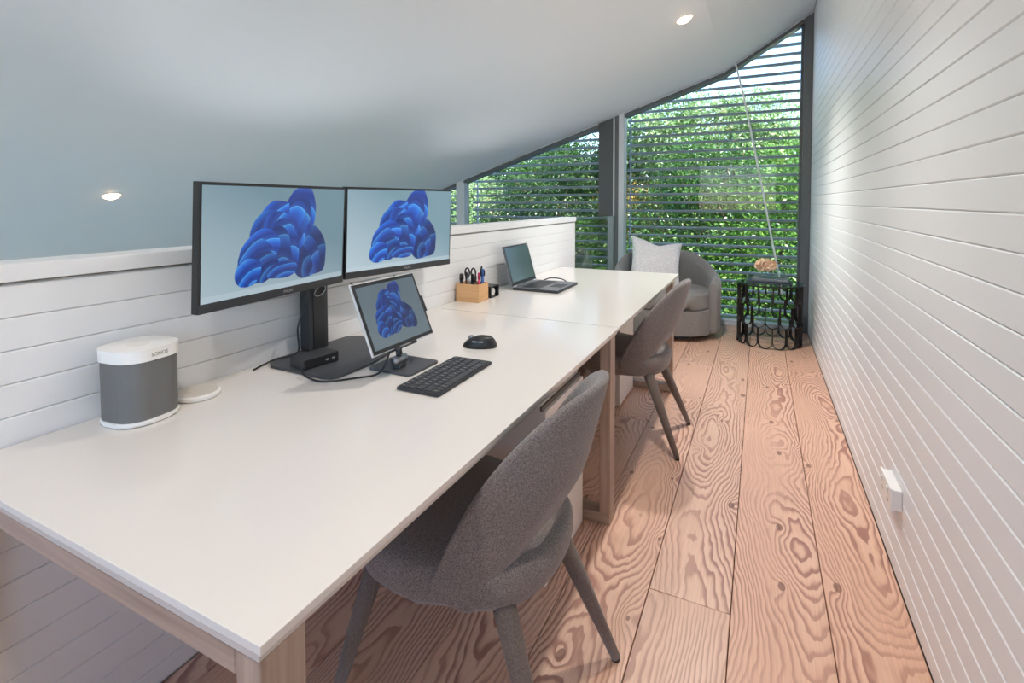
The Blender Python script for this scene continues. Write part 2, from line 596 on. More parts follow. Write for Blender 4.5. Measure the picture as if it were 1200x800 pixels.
# ------------------------------------------------------------------ key dimensions (metres)
XR, XW, YB, YW = 0.425, -1.384, -1.7, 5.52       # right wall face, half wall face, back, window inner face
XL, ZL = -6.6, -2.6                             # far left of the void, lower floor
KX, KZ, SL = -0.337, 2.556, 0.3323               # ceiling fold and slope
TOPZ = 3.02
def ceil_z(x):
    return KZ + SL * (x - KX) if x <= KX else KZ + (x - KX) * (TOPZ - KZ) / (XR - KX)

# ------------------------------------------------------------------ floor
floor = setting('floor')
link('subfloor', bx(XW - 0.1, XR + 0.1, YB - 0.1, YW + 0.2, -0.25, -0.022), M['subfloor'], floor)
edges = [XW, -1.305, -1.055, -0.805, -0.555, -0.305, -0.062, 0.203, XR - 0.001]
joints = {0: [2.2], 1: [0.4, 3.3], 2: [1.9, 4.4], 3: [-0.2, 2.9], 4: [0.6, 4.1], 5: [1.63], 6: [-0.9, 6.0], 7: [-0.4, 6.0]}
for i in range(len(edges) - 1):
    ys = [YB] + [y for y in joints[i] if YB < y < YW] + [YW + 0.02]
    for y0, y1 in zip(ys, ys[1:]):
        x0, x1 = edges[i] + 0.0013, edges[i + 1] - 0.0013
        cx, cy = (x0 + x1) / 2, (y0 + y1) / 2
        link('floor_board', bx(x0 - cx, x1 - cx, y0 + 0.0008 - cy, y1 - 0.0008 - cy, -0.02, 0, 0.0015, 1), M['floor'], floor, (cx, cy, 0))

lower = link('floor_lower', bx(XL - 0.1, XW, YB - 0.1, YW + 0.3, ZL - 0.1, ZL), M['lower_floor'])
tag(lower, kind='structure')

# ------------------------------------------------------------------ right wall of grooved boards
wall_r = setting('wall_right')
link('wall_core', bx(XR + 0.016, XR + 0.16, YB - 0.1, YW + 0.4, ZL, TOPZ + 0.25), M['plaster'], wall_r)
def vboard(z0, z1, face, back, ch=0.0032):
    s = 1 if back > face else -1
    return [(back, z0), (face + s * ch, z0), (face, z0 + ch), (face, z1 - ch), (face + s * ch, z1), (back, z1)]
P_R = 0.0729
z_first = 1.2273 - 17 * P_R
zz = [0.0] + [z_first + k * P_R for k in range(0, 45) if 0.02 < z_first + k * P_R < TOPZ] + [TOPZ + 0.03]
for z0, z1 in zip(zz, zz[1:]):
    link('wall_board', prism(bmesh.new(), vboard(z0 + 0.0006, z1 - 0.0006, XR, XR + 0.0165), 'y', YB, YW + 0.05), M['wall_paint'], wall_r)

# ------------------------------------------------------------------ half wall on the void side
YE = 4.03
wall_l = setting('wall_left')
link('wall_core', bx(XW - 0.085, XW - 0.014, YB, YE - 0.014, ZL, 1.083), M['plaster'], wall_l)
link('wall_end', bx(XW - 0.099, XW - 0.0005, YE - 0.014, YE, -0.25, 1.0855, 0.002, 1), M['wall_paint'], wall_l)
P_L = 0.0686
zl = [0.0] + [1.0815 - k * P_L for k in range(15, -1, -1)]
for z0, z1 in zip(zl, zl[1:]):
    link('wall_board', prism(bmesh.new(), vboard(z0 + 0.0005, z1 - 0.0005, XW, XW - 0.0145, 0.0022), 'y', YB, YE - 0.0142), M['wall_paint'], wall_l)
link('wall_cap', bx(XW - 0.108, XW + 0.008, YB, YE + 0.004, 1.0875, 1.1245, 0.003, 2), M['wall_paint'], wall_l)
# outer void-side lining
link('wall_lining', bx(XW - 0.099, XW - 0.0855, YB, YE - 0.014, ZL, 1.083), M['wall_paint'], wall_l)

# ------------------------------------------------------------------ other walls of the void and the back
wl2 = link('wall_far_left', bx(XL - 0.15, XL, YB - 0.1, YW + 0.4, ZL, ceil_z(XL) + 0.3), M['plaster'])
tag(wl2, kind='structure')
wb = setting('wall_back')
def back_piece(x0, x1, z0, z1):
    link('wall_panel', bx(x0, x1, YB - 0.12, YB, z0, z1), M['plaster'], wb)
BW = (-1.38, 0.36, 1.00, 2.16)     # unseen opening above the landing, added to let sky light in
BV = (-6.2, -1.62, -2.3, 0.56)     # unseen opening of the void, added to let sky light in
back_piece(BW[1], XR + 0.02, ZL, 2.75)
back_piece(BW[0], BW[1], ZL, BW[2])
back_piece(BV[1], BW[0], ZL, 2.10)
back_piece(BV[0], BV[1], ZL, BV[2])
back_piece(XL, BV[0], ZL, 0.56)
bm = bmesh.new()
prism(bm, [(XL, 0.5605), (BV[1] - 0.0005, 0.5605), (BV[1] - 0.0005, 2.1005), (BW[0] - 0.0005, 2.1605), (BW[1], 2.1605), (BW[1] + 0.0005, 2.7505), (XR + 0.02, 2.7505), (XR + 0.02, TOPZ + 0.02), (KX, KZ + 0.008), (XL, ceil_z(XL) + 0.008)], 'y', YB - 0.11, YB - 0.005)
link('wall_gable', bm, M['plaster'], wb)

# ------------------------------------------------------------------ ceiling of long boards
ceil = setting('ceiling')
bm = bmesh.new()
prism(bm, [(XL - 0.2, ceil_z(XL - 0.2) + 0.013), (KX, KZ + 0.014), (XR + 0.2, ceil_z(XR + 0.2) + 0.013), (XR + 0.2, ceil_z(XR + 0.2) + 0.25), (KX, KZ + 0.27), (XL - 0.2, ceil_z(XL - 0.2) + 0.25)], 'y', YB - 0.9, YW + 0.20)  # unseen overhang at the back is added to keep direct sun out
link('roof_slab', bm, M['plaster'], ceil)
def ceil_board(xa, xb):
    za, zb = ceil_z(xa + 1e-6) if xa >= KX else ceil_z(xa), ceil_z(xb)
    d = Vector((xb - xa, zb - za)); L = d.length; d /= L
    nrm = Vector((-d.y, d.x))
    g, ch, th = 0.00004, 0.00022, 0.0125
    pts = []
    for t, h in ((g, th), (g, ch), (g + ch, 0), (L - g - ch, 0), (L - g, ch), (L - g, th)):
        q = Vector((xa, za)) + d * t + nrm * h
        pts.append((q.x, q.y))
    link('ceiling_board', prism(bmesh.new(), pts, 'y', YB - 0.1, YW + 0.06), M['ceil_paint'], ceil)
PC = 0.147
xs = [KX - k * PC for k in range(0, 44)]
for xb, xa in zip(xs, xs[1:]):
    ceil_board(max(xa, XL - 0.15), xb)
cs = math.sqrt(1 + ((TOPZ - KZ) / (XR - KX)) ** 2)
x = KX
while x < XR - 0.01:
    ceil_board(x, min(x + PC / cs * 1.0, XR + 0.015))
    x += PC / cs

# ------------------------------------------------------------------ window wall
def window(name, x0, x1, zb, parts, glass_y=5.63):
    w = setting(name)
    bm = bmesh.new()
    n_ = 10
    top = [(x0 + (x1 - x0) * i / n_, ceil_z(x0 + (x1 - x0) * i / n_) - 0.005) for i in range(n_ + 1)]
    if x0 < KX < x1:
        top = sorted(top + [(KX, KZ - 0.005)])
    prism(bm, [(x0, zb)] + [(x1, zb)] + top[::-1], 'y', glass_y, glass_y + 0.008)
    link('glass_pane', bm, M['glass'], w)
    for nm, (a, b, c, d, e, f_), mt in parts:
        bm = bmesh.new()
        prism(bm, [(a, e), (b, e), (b, min(f_, ceil_z(b) - 0.003)), (a, min(f_, ceil_z(a) - 0.003))], 'y', c, d, 0.002)
        link(nm, bm, M[mt], w)
    # head frame that follows the ceiling
    for nm, lo, hi, ya, yb, mt in (('head_frame', 0.050, 0.014, YW + 0.015, YW + 0.15, 'frame_dark'), ('head_bead', 0.016, 0.004, YW - 0.01, YW + 0.16, 'frame_light')):
        pts_t = [(a, ceil_z(a) - hi) for a, _ in top]
        pts_b = [(a, ceil_z(a) - lo) for a, _ in top]
        bm = bmesh.new()
        prism(bm, pts_b + pts_t[::-1], 'y', ya, yb)
        link(nm, bm, M[mt], w)
    return w
window('window_1', -1.34, 0.42, 0.05, [
    ('jamb', (0.352, 0.424, YW - 0.005, YW + 0.15, 0.0, 9), 'frame_dark'),
    ('jamb_bead', (0.330, 0.352, YW + 0.06, YW + 0.14, 0.05, 9), 'frame_dark'),
    ('sill', (-1.34, 0.352, YW + 0.02, YW + 0.16, 0.0, 0.05), 'frame_light'),
    ('side_frame', (-1.40, -1.341, YW + 0.0, YW + 0.14, 0.0, 9), 'frame_light')])
window('window_2', -3.39, -1.63, ZL, [
    ('sill', (-3.39, -1.63, YW + 0.04, YW + 0.15, ZL, ZL + 0.08), 'frame_dark')])
window('window_3', XL, -3.51, ZL, [
    ('side_frame', (-3.512, -3.388, YW + 0.03, YW + 0.15, ZL, 9), 'frame_light'),
    ('mid_frame', (-5.1, -5.04, YW + 0.05, YW + 0.15, ZL, 9), 'frame_light'),
    ('sill', (XL, -3.51, YW + 0.04, YW + 0.15, ZL, ZL + 0.08), 'frame_dark')])
def added_back_window(name, q):  # unseen glazing put in behind the camera to bring in daylight
    w = setting(name)
    x0, x1, z0, z1 = q
    link('glass_pane', bx(x0, x1, YB - 0.07, YB - 0.062, z0, z1), M['clear_glass'], w)
    for a, b, c, d in ((x0, x1, z0, z0 + 0.05), (x0, x1, z1 - 0.05, z1), (x0, x0 + 0.05, z0 + 0.05, z1 - 0.05), (x1 - 0.05, x1, z0 + 0.05, z1 - 0.05)):
        link('window_frame', bx(a, b, YB - 0.1, YB - 0.02, c, d, 0.003, 1), M['frame_dark'], w)
added_back_window('added_window_4', BW)
added_back_window('added_window_5', BV)
# steel post between the two bays, over the half wall line
post = setting('trim_1')
def post_piece(nm, a, b, ya, yb, mt):
    bm = bmesh.new()
    prism(bm, [(a, ZL), (b, ZL), (b, ceil_z(b) - 0.003), (a, ceil_z(a) - 0.003)], 'y', ya, yb, 0.002)
    link(nm, bm, M[mt], post)
post_piece('post_web', -1.632, -1.466, YW + 0.03, YW + 0.17, 'post_dark')
post_piece('post_bead', -1.466, -1.450, YW + 0.02, YW + 0.10, 'frame_light')
post_piece('post_flange', -1.450, -1.401, YW + 0.03, YW + 0.17, 'frame_dark')

# ------------------------------------------------------------------ outside louvre screens
def louvre(x0, x1, zlo, label, stringers):
    s = thing('louvre_screen', label, 'louvre screen', ((x0 + x1) / 2, 5.80, zlo))
    cx = (x0 + x1) / 2
    z = 0.8738 + 0.092 * math.ceil((zlo - 0.8738) / 0.092)
    while z < ceil_z(x1) + 0.35:
        xa = max(x0, KX - (KZ + 0.12 - z) / SL if z < KZ + 0.12 else KX + (z - KZ - 0.12) / 0.61)
        if xa > x1 - 0.05:
            break
        bm = bmesh.new()
        h, dpt = 0.0130, 0.027
        pts = [(-dpt, -h * 0.35), (-dpt * 0.6, -h), (dpt * 0.6, -h), (dpt, -h * 0.35), (dpt, h * 0.35), (dpt * 0.6, h), (-dpt * 0.6, h), (-dpt, h * 0.35)]
        prism(bm, pts, 'x', xa - cx, x1 - cx)
        o = link('slat', bm, M['slat'], s, (0, 0, z - zlo))
        z += 0.092
    for xs_ in stringers:
        link('stringer', bx(xs_ - 0.008 - cx, xs_ + 0.008 - cx, 0.0305, 0.042, 0, ceil_z(xs_) + 0.08 - zlo), M['slat'], s)
louvre(-1.36, 0.44, 0.02, 'grey horizontal louvre screen outside the tall window behind the armchair and side table', (0.40, -1.34))
louvre(-3.40, -1.40, -2.55, 'grey horizontal louvre screen outside the low window between the steel post and the pale post', (-1.60, -3.36))
louvre(-6.5, -3.50, -2.55, 'grey horizontal louvre screen outside the window behind the right-hand monitor', (-3.54, -6.46))

# glass balustrade
bal = thing('glass_balustrade', 'clear greenish glass balustrade panel between half wall and window post', 'balustrade', (XW - 0.05, (YE + YW) / 2, 0))
hl = (YW - YE) / 2 - 0.02
link('glass_panel', bx(-0.005, 0.005, -hl, hl + 0.015, 0.0, 1.094), M['balglass'], bal)
link('polished_edge', bx(-0.005, 0.005, -hl, hl + 0.015, 1.0945, 1.099), M['glass_edge'], bal)
link('base_channel', bx(-0.02, 0.02, -hl, hl, -0.02, 0.05), M['frame_light'], bal)
fl_edge = link('trim_2', bx(XW - 0.10, XW, YE, YW + 0.02, -0.25, -0.021), M['wall_paint'])
tag(fl_edge, kind='structure')

# ------------------------------------------------------------------ downlights
def downlight(x, y, label, power, tone=(1.0, 0.90, 0.81)):
    z = ceil_z(x)
    ang = -math.atan(SL)
    d = thing('downlight', label, 'downlight', (x, y, z), 0, None)
    d.rotation_euler = (0, ang, 0)
    bm = bmesh.new()
    lathe(bm, [(0.050, -0.0015), (0.056, -0.005), (0.062, -0.004), (0.064, 0.0)], 28)
    link('trim_ring', bm, M['lamp_trim'], d, smooth=True)
    bm = bmesh.new()
    lathe(bm, [(0, -0.026), (0.022, -0.024), (0.040, -0.015), (0.0495, -0.001), (0, -0.001)], 28)
    link('lens', bm, M['lamp_on'], d)
    ld = bpy.data.lights.new('downlight_beam', 'SPOT')
    ld.energy = power
    ld.color = tone
    ld.spot_size = math.radians(125)
    ld.spot_blend = 0.9
    ld.shadow_soft_size = 0.04
    lo = bpy.data.objects.new('downlight_beam', ld)
    COL.objects.link(lo)
    lo.parent = d
    lo.location = (0, 0, -0.03)
    lo.rotation_euler = (0, -ang, 0)
downlight(-0.487, 3.70, 'round recessed downlight glowing warm in the ceiling near the tall window', 102, (1.0, 0.98, 0.96))
downlight(-0.487, 1.85, 'round recessed downlight in the ceiling above the near white desk', 48, (1.0, 0.94, 0.88))
downlight(-0.487, 0.00, 'round recessed downlight in the ceiling above the near end of the desks', 40)
downlight(-4.115, 1.98, 'round recessed downlight glowing low on the sloping ceiling beyond the half wall', 16)
downlight(-4.115, 3.83, 'round recessed downlight on the sloping ceiling hidden behind the monitors', 16)
downlight(-4.115, 0.13, 'round recessed downlight on the sloping ceiling near the back wall', 16)

# ------------------------------------------------------------------ made-up lamps hidden in the void, added to brighten the ceiling
def fill_uplighter(x, y, label, power):
    t = thing('added_fill_lamp', label, 'lamp', (x, y, ZL), 0, 'added unseen fill lights on the lower floor')
    link('base', lathe(bmesh.new(), [(0, 0), (0.15, 0), (0.15, 0.02), (0.02, 0.03), (0, 0.03)], 28), M['frame_dark'], t)
    link('pole', tube(bmesh.new(), [(0, 0, 0.0305), (0, 0, 2.86)], 0.012, 12), M['frame_dark'], t, smooth=True)
    tilt = Matrix.Translation((0, 0, 2.86)) @ Matrix.Rotation(math.radians(58), 4, 'Y') @ Matrix.Translation((0, 0, 0.012))
    bm = lathe(bmesh.new(), [(0, 0.0), (0.05, 0.005), (0.13, 0.06), (0.16, 0.13), (0.155, 0.13), (0.125, 0.064), (0.05, 0.012), (0, 0.008)], 32)
    bmesh.ops.transform(bm, matrix=tilt, verts=bm.verts)
    link('head', bm, M['white_plastic'], t, smooth=True)
    bm = lathe(bmesh.new(), [(0, 0.015), (0.04, 0.03), (0.05, 0.06), (0.035, 0.095), (0, 0.105)], 20)
    bmesh.ops.transform(bm, matrix=tilt, verts=bm.verts)
    link('lit_globe', bm, M['lamp_on'], t, smooth=True)
    ld = bpy.data.lights.new('fill_uplight', 'SPOT')
    ld.energy = power
    ld.color = (0.97, 0.98, 1.0)
    ld.spot_size = math.radians(92)
    ld.spot_blend = 1.0
    ld.shadow_soft_size = 0.20
    lo = bpy.data.objects.new('fill_uplight', ld)
    COL.objects.link(lo)
    lo.parent = t
    lo.location = (0.18, 0, 2.98)
    lo.rotation_euler = (math.pi, math.radians(58), 0)
for yy, where in ((-0.2, 'beside the back wall'), (2.0, 'midway along the half wall'), (4.2, 'below the glass balustrade')):
    fill_uplighter(-3.40, yy, 'made-up white bowl fill light, unseen on the lower floor ' + where, 36)

# ------------------------------------------------------------------ desks
XD, Y0, Y1, Y2, ZD = -0.498, 0.369, 1.9867, 3.6537, 0.75
def leg_frame(parent, y, nm='leg_frame'):
    # closed rectangular frame: front post, rear post, floor runner, top rail
    xa, xb, w, dY = XW + 0.010, XD - 0.004, 0.042, 0.066
    fr = link('leg_post', bx(xb - w, xb, y, y + dY, 0.045, ZD - 0.0205, 0.002, 1), M['limed'], parent)
    link('leg_post', bx(xa - 0.007, xa + 0.016, y, y + dY * 0.72, 0.045, ZD - 0.0205, 0.002, 1), M['limed'], parent)
    link('floor_runner', bx(xa, xb, y, y + dY, 0.0, 0.0445, 0.002, 1), M['limed_x'], parent)
    link('top_rail', bx(xa + w + 0.0005, xb - w - 0.0005, y, y + dY, ZD - 0.054, ZD - 0.0205, 0.002, 1), M['limed_x'], parent)
def desk(y0, y1, label, frames):
    d = thing('desk', label, 'desk', (0, 0, 0))
    if y0 > 1:
        link('seam_shade_strip', bx(XW + 0.006, XD - 0.004, y0 - 0.0022, y0 + 0.0022, ZD - 0.0115, ZD - 0.0022), M['dark_gap'], d)  # grey strip added in the open seam, its colour stands for the shade there
    link('desk_top', bx(XW + 0.004, XD, y0 + 0.0025, y1 - 0.0025, ZD - 0.012, ZD, 0.0010, 2), M['desk_top'], d)
    link('under_board', bx(XW + 0.006, XD - 0.003, y0 + (0.003 if y0 < 1 else 0.02), y1 - (0.003 if y1 > 3 else 0.02), ZD - 0.0200, ZD - 0.0122), M['desk_edge'], d)
    for y in frames:
        leg_frame(d, y)
    lo = min(frames) + 0.0665 if min(frames) < (y0 + y1) / 2 else y0 + 0.004
    hi = max(frames) - 0.0005 if max(frames) > (y0 + y1) / 2 else y1
    for xx in (XD - 0.13, XW + 0.12):
        link('apron', bx(xx - 0.025, xx, lo, hi, ZD - 0.06, ZD - 0.0205, 0.002, 1), M['limed_y'], d)
desk(Y0, Y1, 'white topped desk on limed oak legs carrying the two monitors and the speaker', (Y0 + 0.004, 1.880))
desk(Y1, Y2, 'white topped desk on a limed oak leg frame carrying the open laptop', (3.405,))

def pedestal(x0, y0, y1, z1, label, split):
    p_ = thing('drawer_pedestal', label, 'pedestal', ((x0 - 0.28), (y0 + y1) / 2, 0))
    hx, hy = 0.28, (y1 - y0) / 2
    link('carcass', bx(-hx, hx - 0.020, -hy, hy, 0.012, z1, 0.003, 1), M['ped'], p_)
    zs_ = [0.014] + split + [z1 - 0.002]
    for a, b in zip(zs_, zs_[1:]):
        dr = link('drawer_front', bx(hx - 0.0195, hx, -hy, hy, a, b - 0.014, 0.002, 1), M['ped'], p_)
        link('finger_pull', bx(hx - 0.0193, hx - 0.012, -hy, hy, b - 0.0138, b - 0.0002), M['dark_gap'], dr)
    for sx in (-1, 1):
        for sy in (-1, 1):
            link('foot', lathe(bmesh.new(), [(0, 0), (0.016, 0), (0.016, 0.0118), (0, 0.0118)], 12, sx * (hx - 0.05), sy * (hy - 0.04)), M['dark_gap'], p_)
pedestal(-0.600, 1.468, 1.846, 0.60, 'white drawer pedestal under the near desk behind the speckled chair', [0.335])
pedestal(-0.745, 3.00, 3.36, 0.60, 'white drawer pedestal under the desk that holds the laptop', [0.335])

# ------------------------------------------------------------------ upholstered desk chairs (local +x is the chair's back)
def smoothstep(a, b, x):
    t = max(0.0, min(1.0, (x - a) / (b - a)))
    return t * t * (3 - 2 * t)
def make_chair(label):
    c = thing('desk_chair', label, 'chair')
    # seat cushion
    bm = bmesh.new()
    nA = 40
    def plan(a, k):
        ca, sa = math.cos(a), math.sin(a)
        ex = 0.62 if ca < 0 else 0.80
        x_ = math.copysign(abs(ca) ** ex, ca) * (0.245 if ca < 0 else 0.254)
        y_ = math.copysign(abs(sa) ** 0.80, sa) * (0.256 if ca < 0 else 0.236)
        return x_ * k, y_ * k
    rows = [(0.0, 0.365), (0.70, 0.365), (0.90, 0.372), (0.975, 0.395), (1.0, 0.425), (0.99, 0.455), (0.95, 0.470), (0.6, 0.477), (0.0, 0.478)]
    rings = []
    for k, z in rows:
        if k == 0.0:
            rings.append([bm.verts.new((0, 0, z))])
        else:
            rings.append([bm.verts.new((*plan(2 * math.pi * i / nA, k), z)) for i in range(nA)])
    for a, b in zip(rings, rings[1:]):
        for i in range(nA):
            j = (i + 1) % nA
            if len(a) == 1: bm.faces.new((a[0], b[j], b[i]))
            elif len(b) == 1: bm.faces.new((a[i], a[j], b[0]))
            else: bm.faces.new((a[i], a[j], b[j], b[i]))
    link('seat', bm, M['chair_fab'], c, smooth=True)
    # wrap-around back shell, open slot above the seat at the rear
    bm = bmesh.new()
    nP, nH = 48, 14
    PM = math.radians(81)
    grid_o, grid_i = [], []
    for i in range(nP + 1):
        ph = -PM + 2 * PM * i / nP
        ap = abs(math.degrees(ph))
        top = 0.848 - 0.425 * (ap / 81.0) ** 2.9
        bot = 0.520 - 0.148 * smoothstep(14, 56, ap)
        bot += 0.030 * smoothstep(58, 81, ap)
        top = max(top, bot + 0.03)
        ro, ri = [], []
        for j in range(nH + 1):
            v = j / nH
            z = bot + (top - bot) * v
            lean = max(0.0, (z - 0.42)) * 0.24 * max(0.0, math.cos(ph)) ** 0.6
            flare = 1.0 + 0.05 * smoothstep(0.40, 0.80, z)
            th = 0.038 * (1.0 - 0.42 * (2 * v - 1) ** 4) * (1 - 0.30 * smoothstep(64, 81, ap))
            tuck = 0.014 * (1 - smoothstep(0.36, 0.46, z))
            tuck += 0.026 * (1 - smoothstep(bot - 0.01, bot + 0.11, z)) * (1 - smoothstep(34, 62, ap))
            rx, ry = 0.240 * flare - tuck, (0.262 - 0.010 * smoothstep(50, 81, ap)) * flare - tuck
            dx, dy = math.cos(ph), math.sin(ph)
            ro.append(Vector((rx * dx + lean, ry * dy, z)))
            ri.append(Vector(((rx - th) * dx + lean, (ry - th) * dy, z)))
        grid_o.append(ro); grid_i.append(ri)
    vo = [[bm.verts.new(p) for p in r_] for r_ in grid_o]
    vi = [[bm.verts.new(p) for p in r_] for r_ in grid_i]
    for i in range(nP):
        for j in range(nH):
            bm.faces.new((vo[i][j], vo[i + 1][j], vo[i + 1][j + 1], vo[i][j + 1]))
            bm.faces.new((vi[i][j], vi[i][j + 1], vi[i + 1][j + 1], vi[i + 1][j]))
        bm.faces.new((vo[i][nH], vo[i + 1][nH], vi[i + 1][nH], vi[i][nH]))
        bm.faces.new((vo[i][0], vi[i][0], vi[i + 1][0], vo[i + 1][0]))
    for i in (0, nP):
        for j in range(nH):
            bm.faces.new((vo[i][j], vo[i][j + 1], vi[i][j + 1], vi[i][j]))
    o = link('backrest', bm, M['chair_fab'], c, smooth=True)
    sb = o.modifiers.new('soft', 'SUBSURF')
    sb.levels = 1; sb.render_levels = 1
    for sx, sy, fx in ((1, -1, 0.322), (1, 1, 0.322), (-1, -1, -0.270), (-1, 1, -0.270)):
        bm = bmesh.new()
        topx = 0.165 if sx > 0 else -0.175
        tube(bm, [(topx, sy * 0.150, 0.385), (topx + (fx - topx) * 0.45, sy * 0.182, 0.22), (fx, sy * 0.220, 0.008)], [0.027, 0.022, 0.0125], 14)
        lg = link('leg', bm, M['chair_leg'], c, smooth=True)
        link('foot_cap', lathe(bmesh.new(), [(0, 0), (0.011, 0), (0.0115, 0.0075), (0, 0.0075)], 12, fx, sy * 0.220), M['black'], lg)
    return c
chair = make_chair('speckled grey fabric desk chair tucked under the desk with the monitors')
chair.location = (-0.658, 1.108, 0)
ch2 = copy_tree(chair)
ch2['label'] = 'grey fabric desk chair tucked under the desk with the laptop'
ch2.location = (-0.665, 2.740, 0)
for o in (chair, ch2): o['group'] = 'desk chairs along the desks'

# ------------------------------------------------------------------ dual monitors on one stand
def frame_matrix(c, yaw_, tilt):
    n_ = Vector((math.cos(yaw_), math.sin(yaw_), 0)); w = Vector((-math.sin(yaw_), math.cos(yaw_), 0))
    up = math.cos(tilt) * Vector((0, 0, 1)) - math.sin(tilt) * n_
    nn = math.cos(tilt) * n_ + math.sin(tilt) * Vector((0, 0, 1))
    return Matrix(((nn.x, w.x, up.x, c[0]), (nn.y, w.y, up.y, c[1]), (nn.z, w.z, up.z, c[2]), (0, 0, 0, 1)))
def uv_quad(name, y0, y1, z0, z1, x, mat, parent, aspect):
    me = bpy.data.meshes.new(name)
    th = 0.0006
    vs = [(x, y0, z0), (x, y1, z0), (x, y1, z1), (x, y0, z1), (x - th, y0, z0), (x - th, y1, z0), (x - th, y1, z1), (x - th, y0, z1)]
    me.from_pydata(vs, [], [(0, 1, 2, 3), (4, 7, 6, 5), (0, 4, 5, 1), (1, 5, 6, 2), (2, 6, 7, 3), (3, 7, 4, 0)])
    uvl = me.uv_layers.new(name='UVMap')
    uvv = [(0, 0), (1, 0), (1, 1), (0, 1)]
    for lp in me.loops:
        u_, v_ = uvv[lp.vertex_index % 4]
        uvl.data[lp.index].uv = (u_ * aspect, v_)
    me.materials.append(mat)
    o = bpy.data.objects.new(name, me)
    COL.objects.link(o)
    o.parent = parent
    return o
PET_W = [  # abstract overlapping folds: centre x, y, radii, angle, shade, number of folds
    (1.20, 0.33, 0.17, 0.24, 30, 0.40, 1.0), (1.13, 0.28, 0.15, 0.20, 45, 0.62, 1.0), (1.06, 0.24, 0.12, 0.17, 50, 0.45, 1.0),
    (1.00, 0.64, 0.19, 0.33, -24, 0.95, 1.6), (0.97, 0.60, 0.15, 0.29, -27, 0.75, 1.0), (0.93, 0.58, 0.12, 0.27, -32, 1.05, 1.3),
    (0.76, 0.67, 0.21, 0.15, 40, 1.05, 1.0), (0.70, 0.58, 0.20, 0.16, 30, 0.75, 1.3), (0.82, 0.56, 0.17, 0.20, 55, 0.95, 1.0),
    (0.88, 0.40, 0.15, 0.27, 8, 0.85, 1.5), (0.82, 0.36, 0.13, 0.24, 0, 0.62, 1.0), (0.64, 0.40, 0.20, 0.15, 24, 1.1, 1.0),
    (0.60, 0.28, 0.18, 0.17, 30, 0.85, 1.4), (0.68, 0.22, 0.13, 0.13, 20, 0.60, 1.0), (0.52, 0.20, 0.13, 0.12, 15, 1.0, 1.2), (0.86, 0.17, 0.15, 0.08, 12, 0.75, 1.0)]
scr_l = screen_mat('screen_one', 0.42, srgb(118, 150, 164), srgb(178, 200, 210), PET_W, 0.055)
scr_r = screen_mat('screen_two', 0.47, srgb(124, 158, 172), srgb(186, 206, 216), PET_W, 0.055)
def monitor(label, c, yaw_, tilt, scr):
    W, H = 0.555, 0.330
    m_ = thing('monitor', label, 'monitor')
    m_.matrix_world = frame_matrix(c, yaw_, tilt)
    link('casing', bx(-0.022, 0.0, -W / 2, W / 2, 0, H, 0.003, 2), M['black'], m_)
    link('rear_housing', bx(-0.040, -0.0222, -0.16, 0.16, 0.06, 0.27, 0.006, 2), M['black_soft'], m_)
    uv_quad('screen', -W / 2 + 0.0075, W / 2 - 0.0075, 0.025, H - 0.008, 0.0012, scr, m_, 16 / 9)
    link('chin_strip', bx(0.0002, 0.0025, -W / 2 + 0.001, W / 2 - 0.001, 0.001, 0.0235, 0.0006, 1), M['black_soft'], m_)
    mt = Matrix(((0, 0, 1, 0.0027), (1, 0, 0, 0.02), (0, 1, 0, 0.0125), (0, 0, 0, 1)))
    text_mesh('logo', 'PHILIPS', 0.0115, M['logo_grey'], m_, mt)
    return m_
C1, C2 = (-1.272, 1.047, 0.972), (-1.277, 1.620, 0.975)
monitor('black framed monitor with a blue swirl wallpaper, the one nearer the speaker', C1, 0.120, -0.055, scr_l)
monitor('black framed monitor with a blue swirl wallpaper, the one nearer the pen box', C2, -0.153, -0.050, scr_r)
st = thing('monitor_stand', 'dark grey monitor stand with a flat base plate and wide column', 'monitor stand', (-1.345, 1.235, ZD))
base = [(-1.319, 1.040), (-1.105, 1.034), (-1.080, 1.040), (-1.066, 1.060), (-1.064, 1.20), (-1.10, 1.36), (-1.135, 1.405), (-1.320, 1.425), (-1.362, 1.400), (-1.368, 1.10), (-1.352, 1.062)]
link('base_plate', prism(bmesh.new(), [(a + 1.345, b - 1.235) for a, b in base], 'z', 0.0005, 0.008, 0.0015), M['steel_dark'], st)
link('column', bx(-0.025, 0.018, -0.040, 0.040, 0.0082, 0.50, 0.003, 2), M['black_soft'], st)
link('column_channel', bx(0.0182, 0.0205, -0.024, 0.024, 0.012, 0.30, 0.0005, 1), M['black'], st)
link('cable_ring', tube(bmesh.new(), [(0.030 + 0.010 * math.cos(a), 0.022 * math.sin(a) - 0.004, 0.205 + 0.018 * math.cos(a)) for a in [2 * math.pi * k / 20 for k in range(21)]], 0.0018, 6), M['steel'], st, smooth=True)
link('crossbar', bx(-0.022, 0.000, -0.36, 0.56, 0.355, 0.40, 0.003, 1), M['black_soft'], st)
for yy in (-0.185, 0.385):
    link('mount', bx(0.0005, 0.026, yy - 0.04, yy + 0.04, 0.33, 0.43, 0.003, 1), M['black_soft'], st)

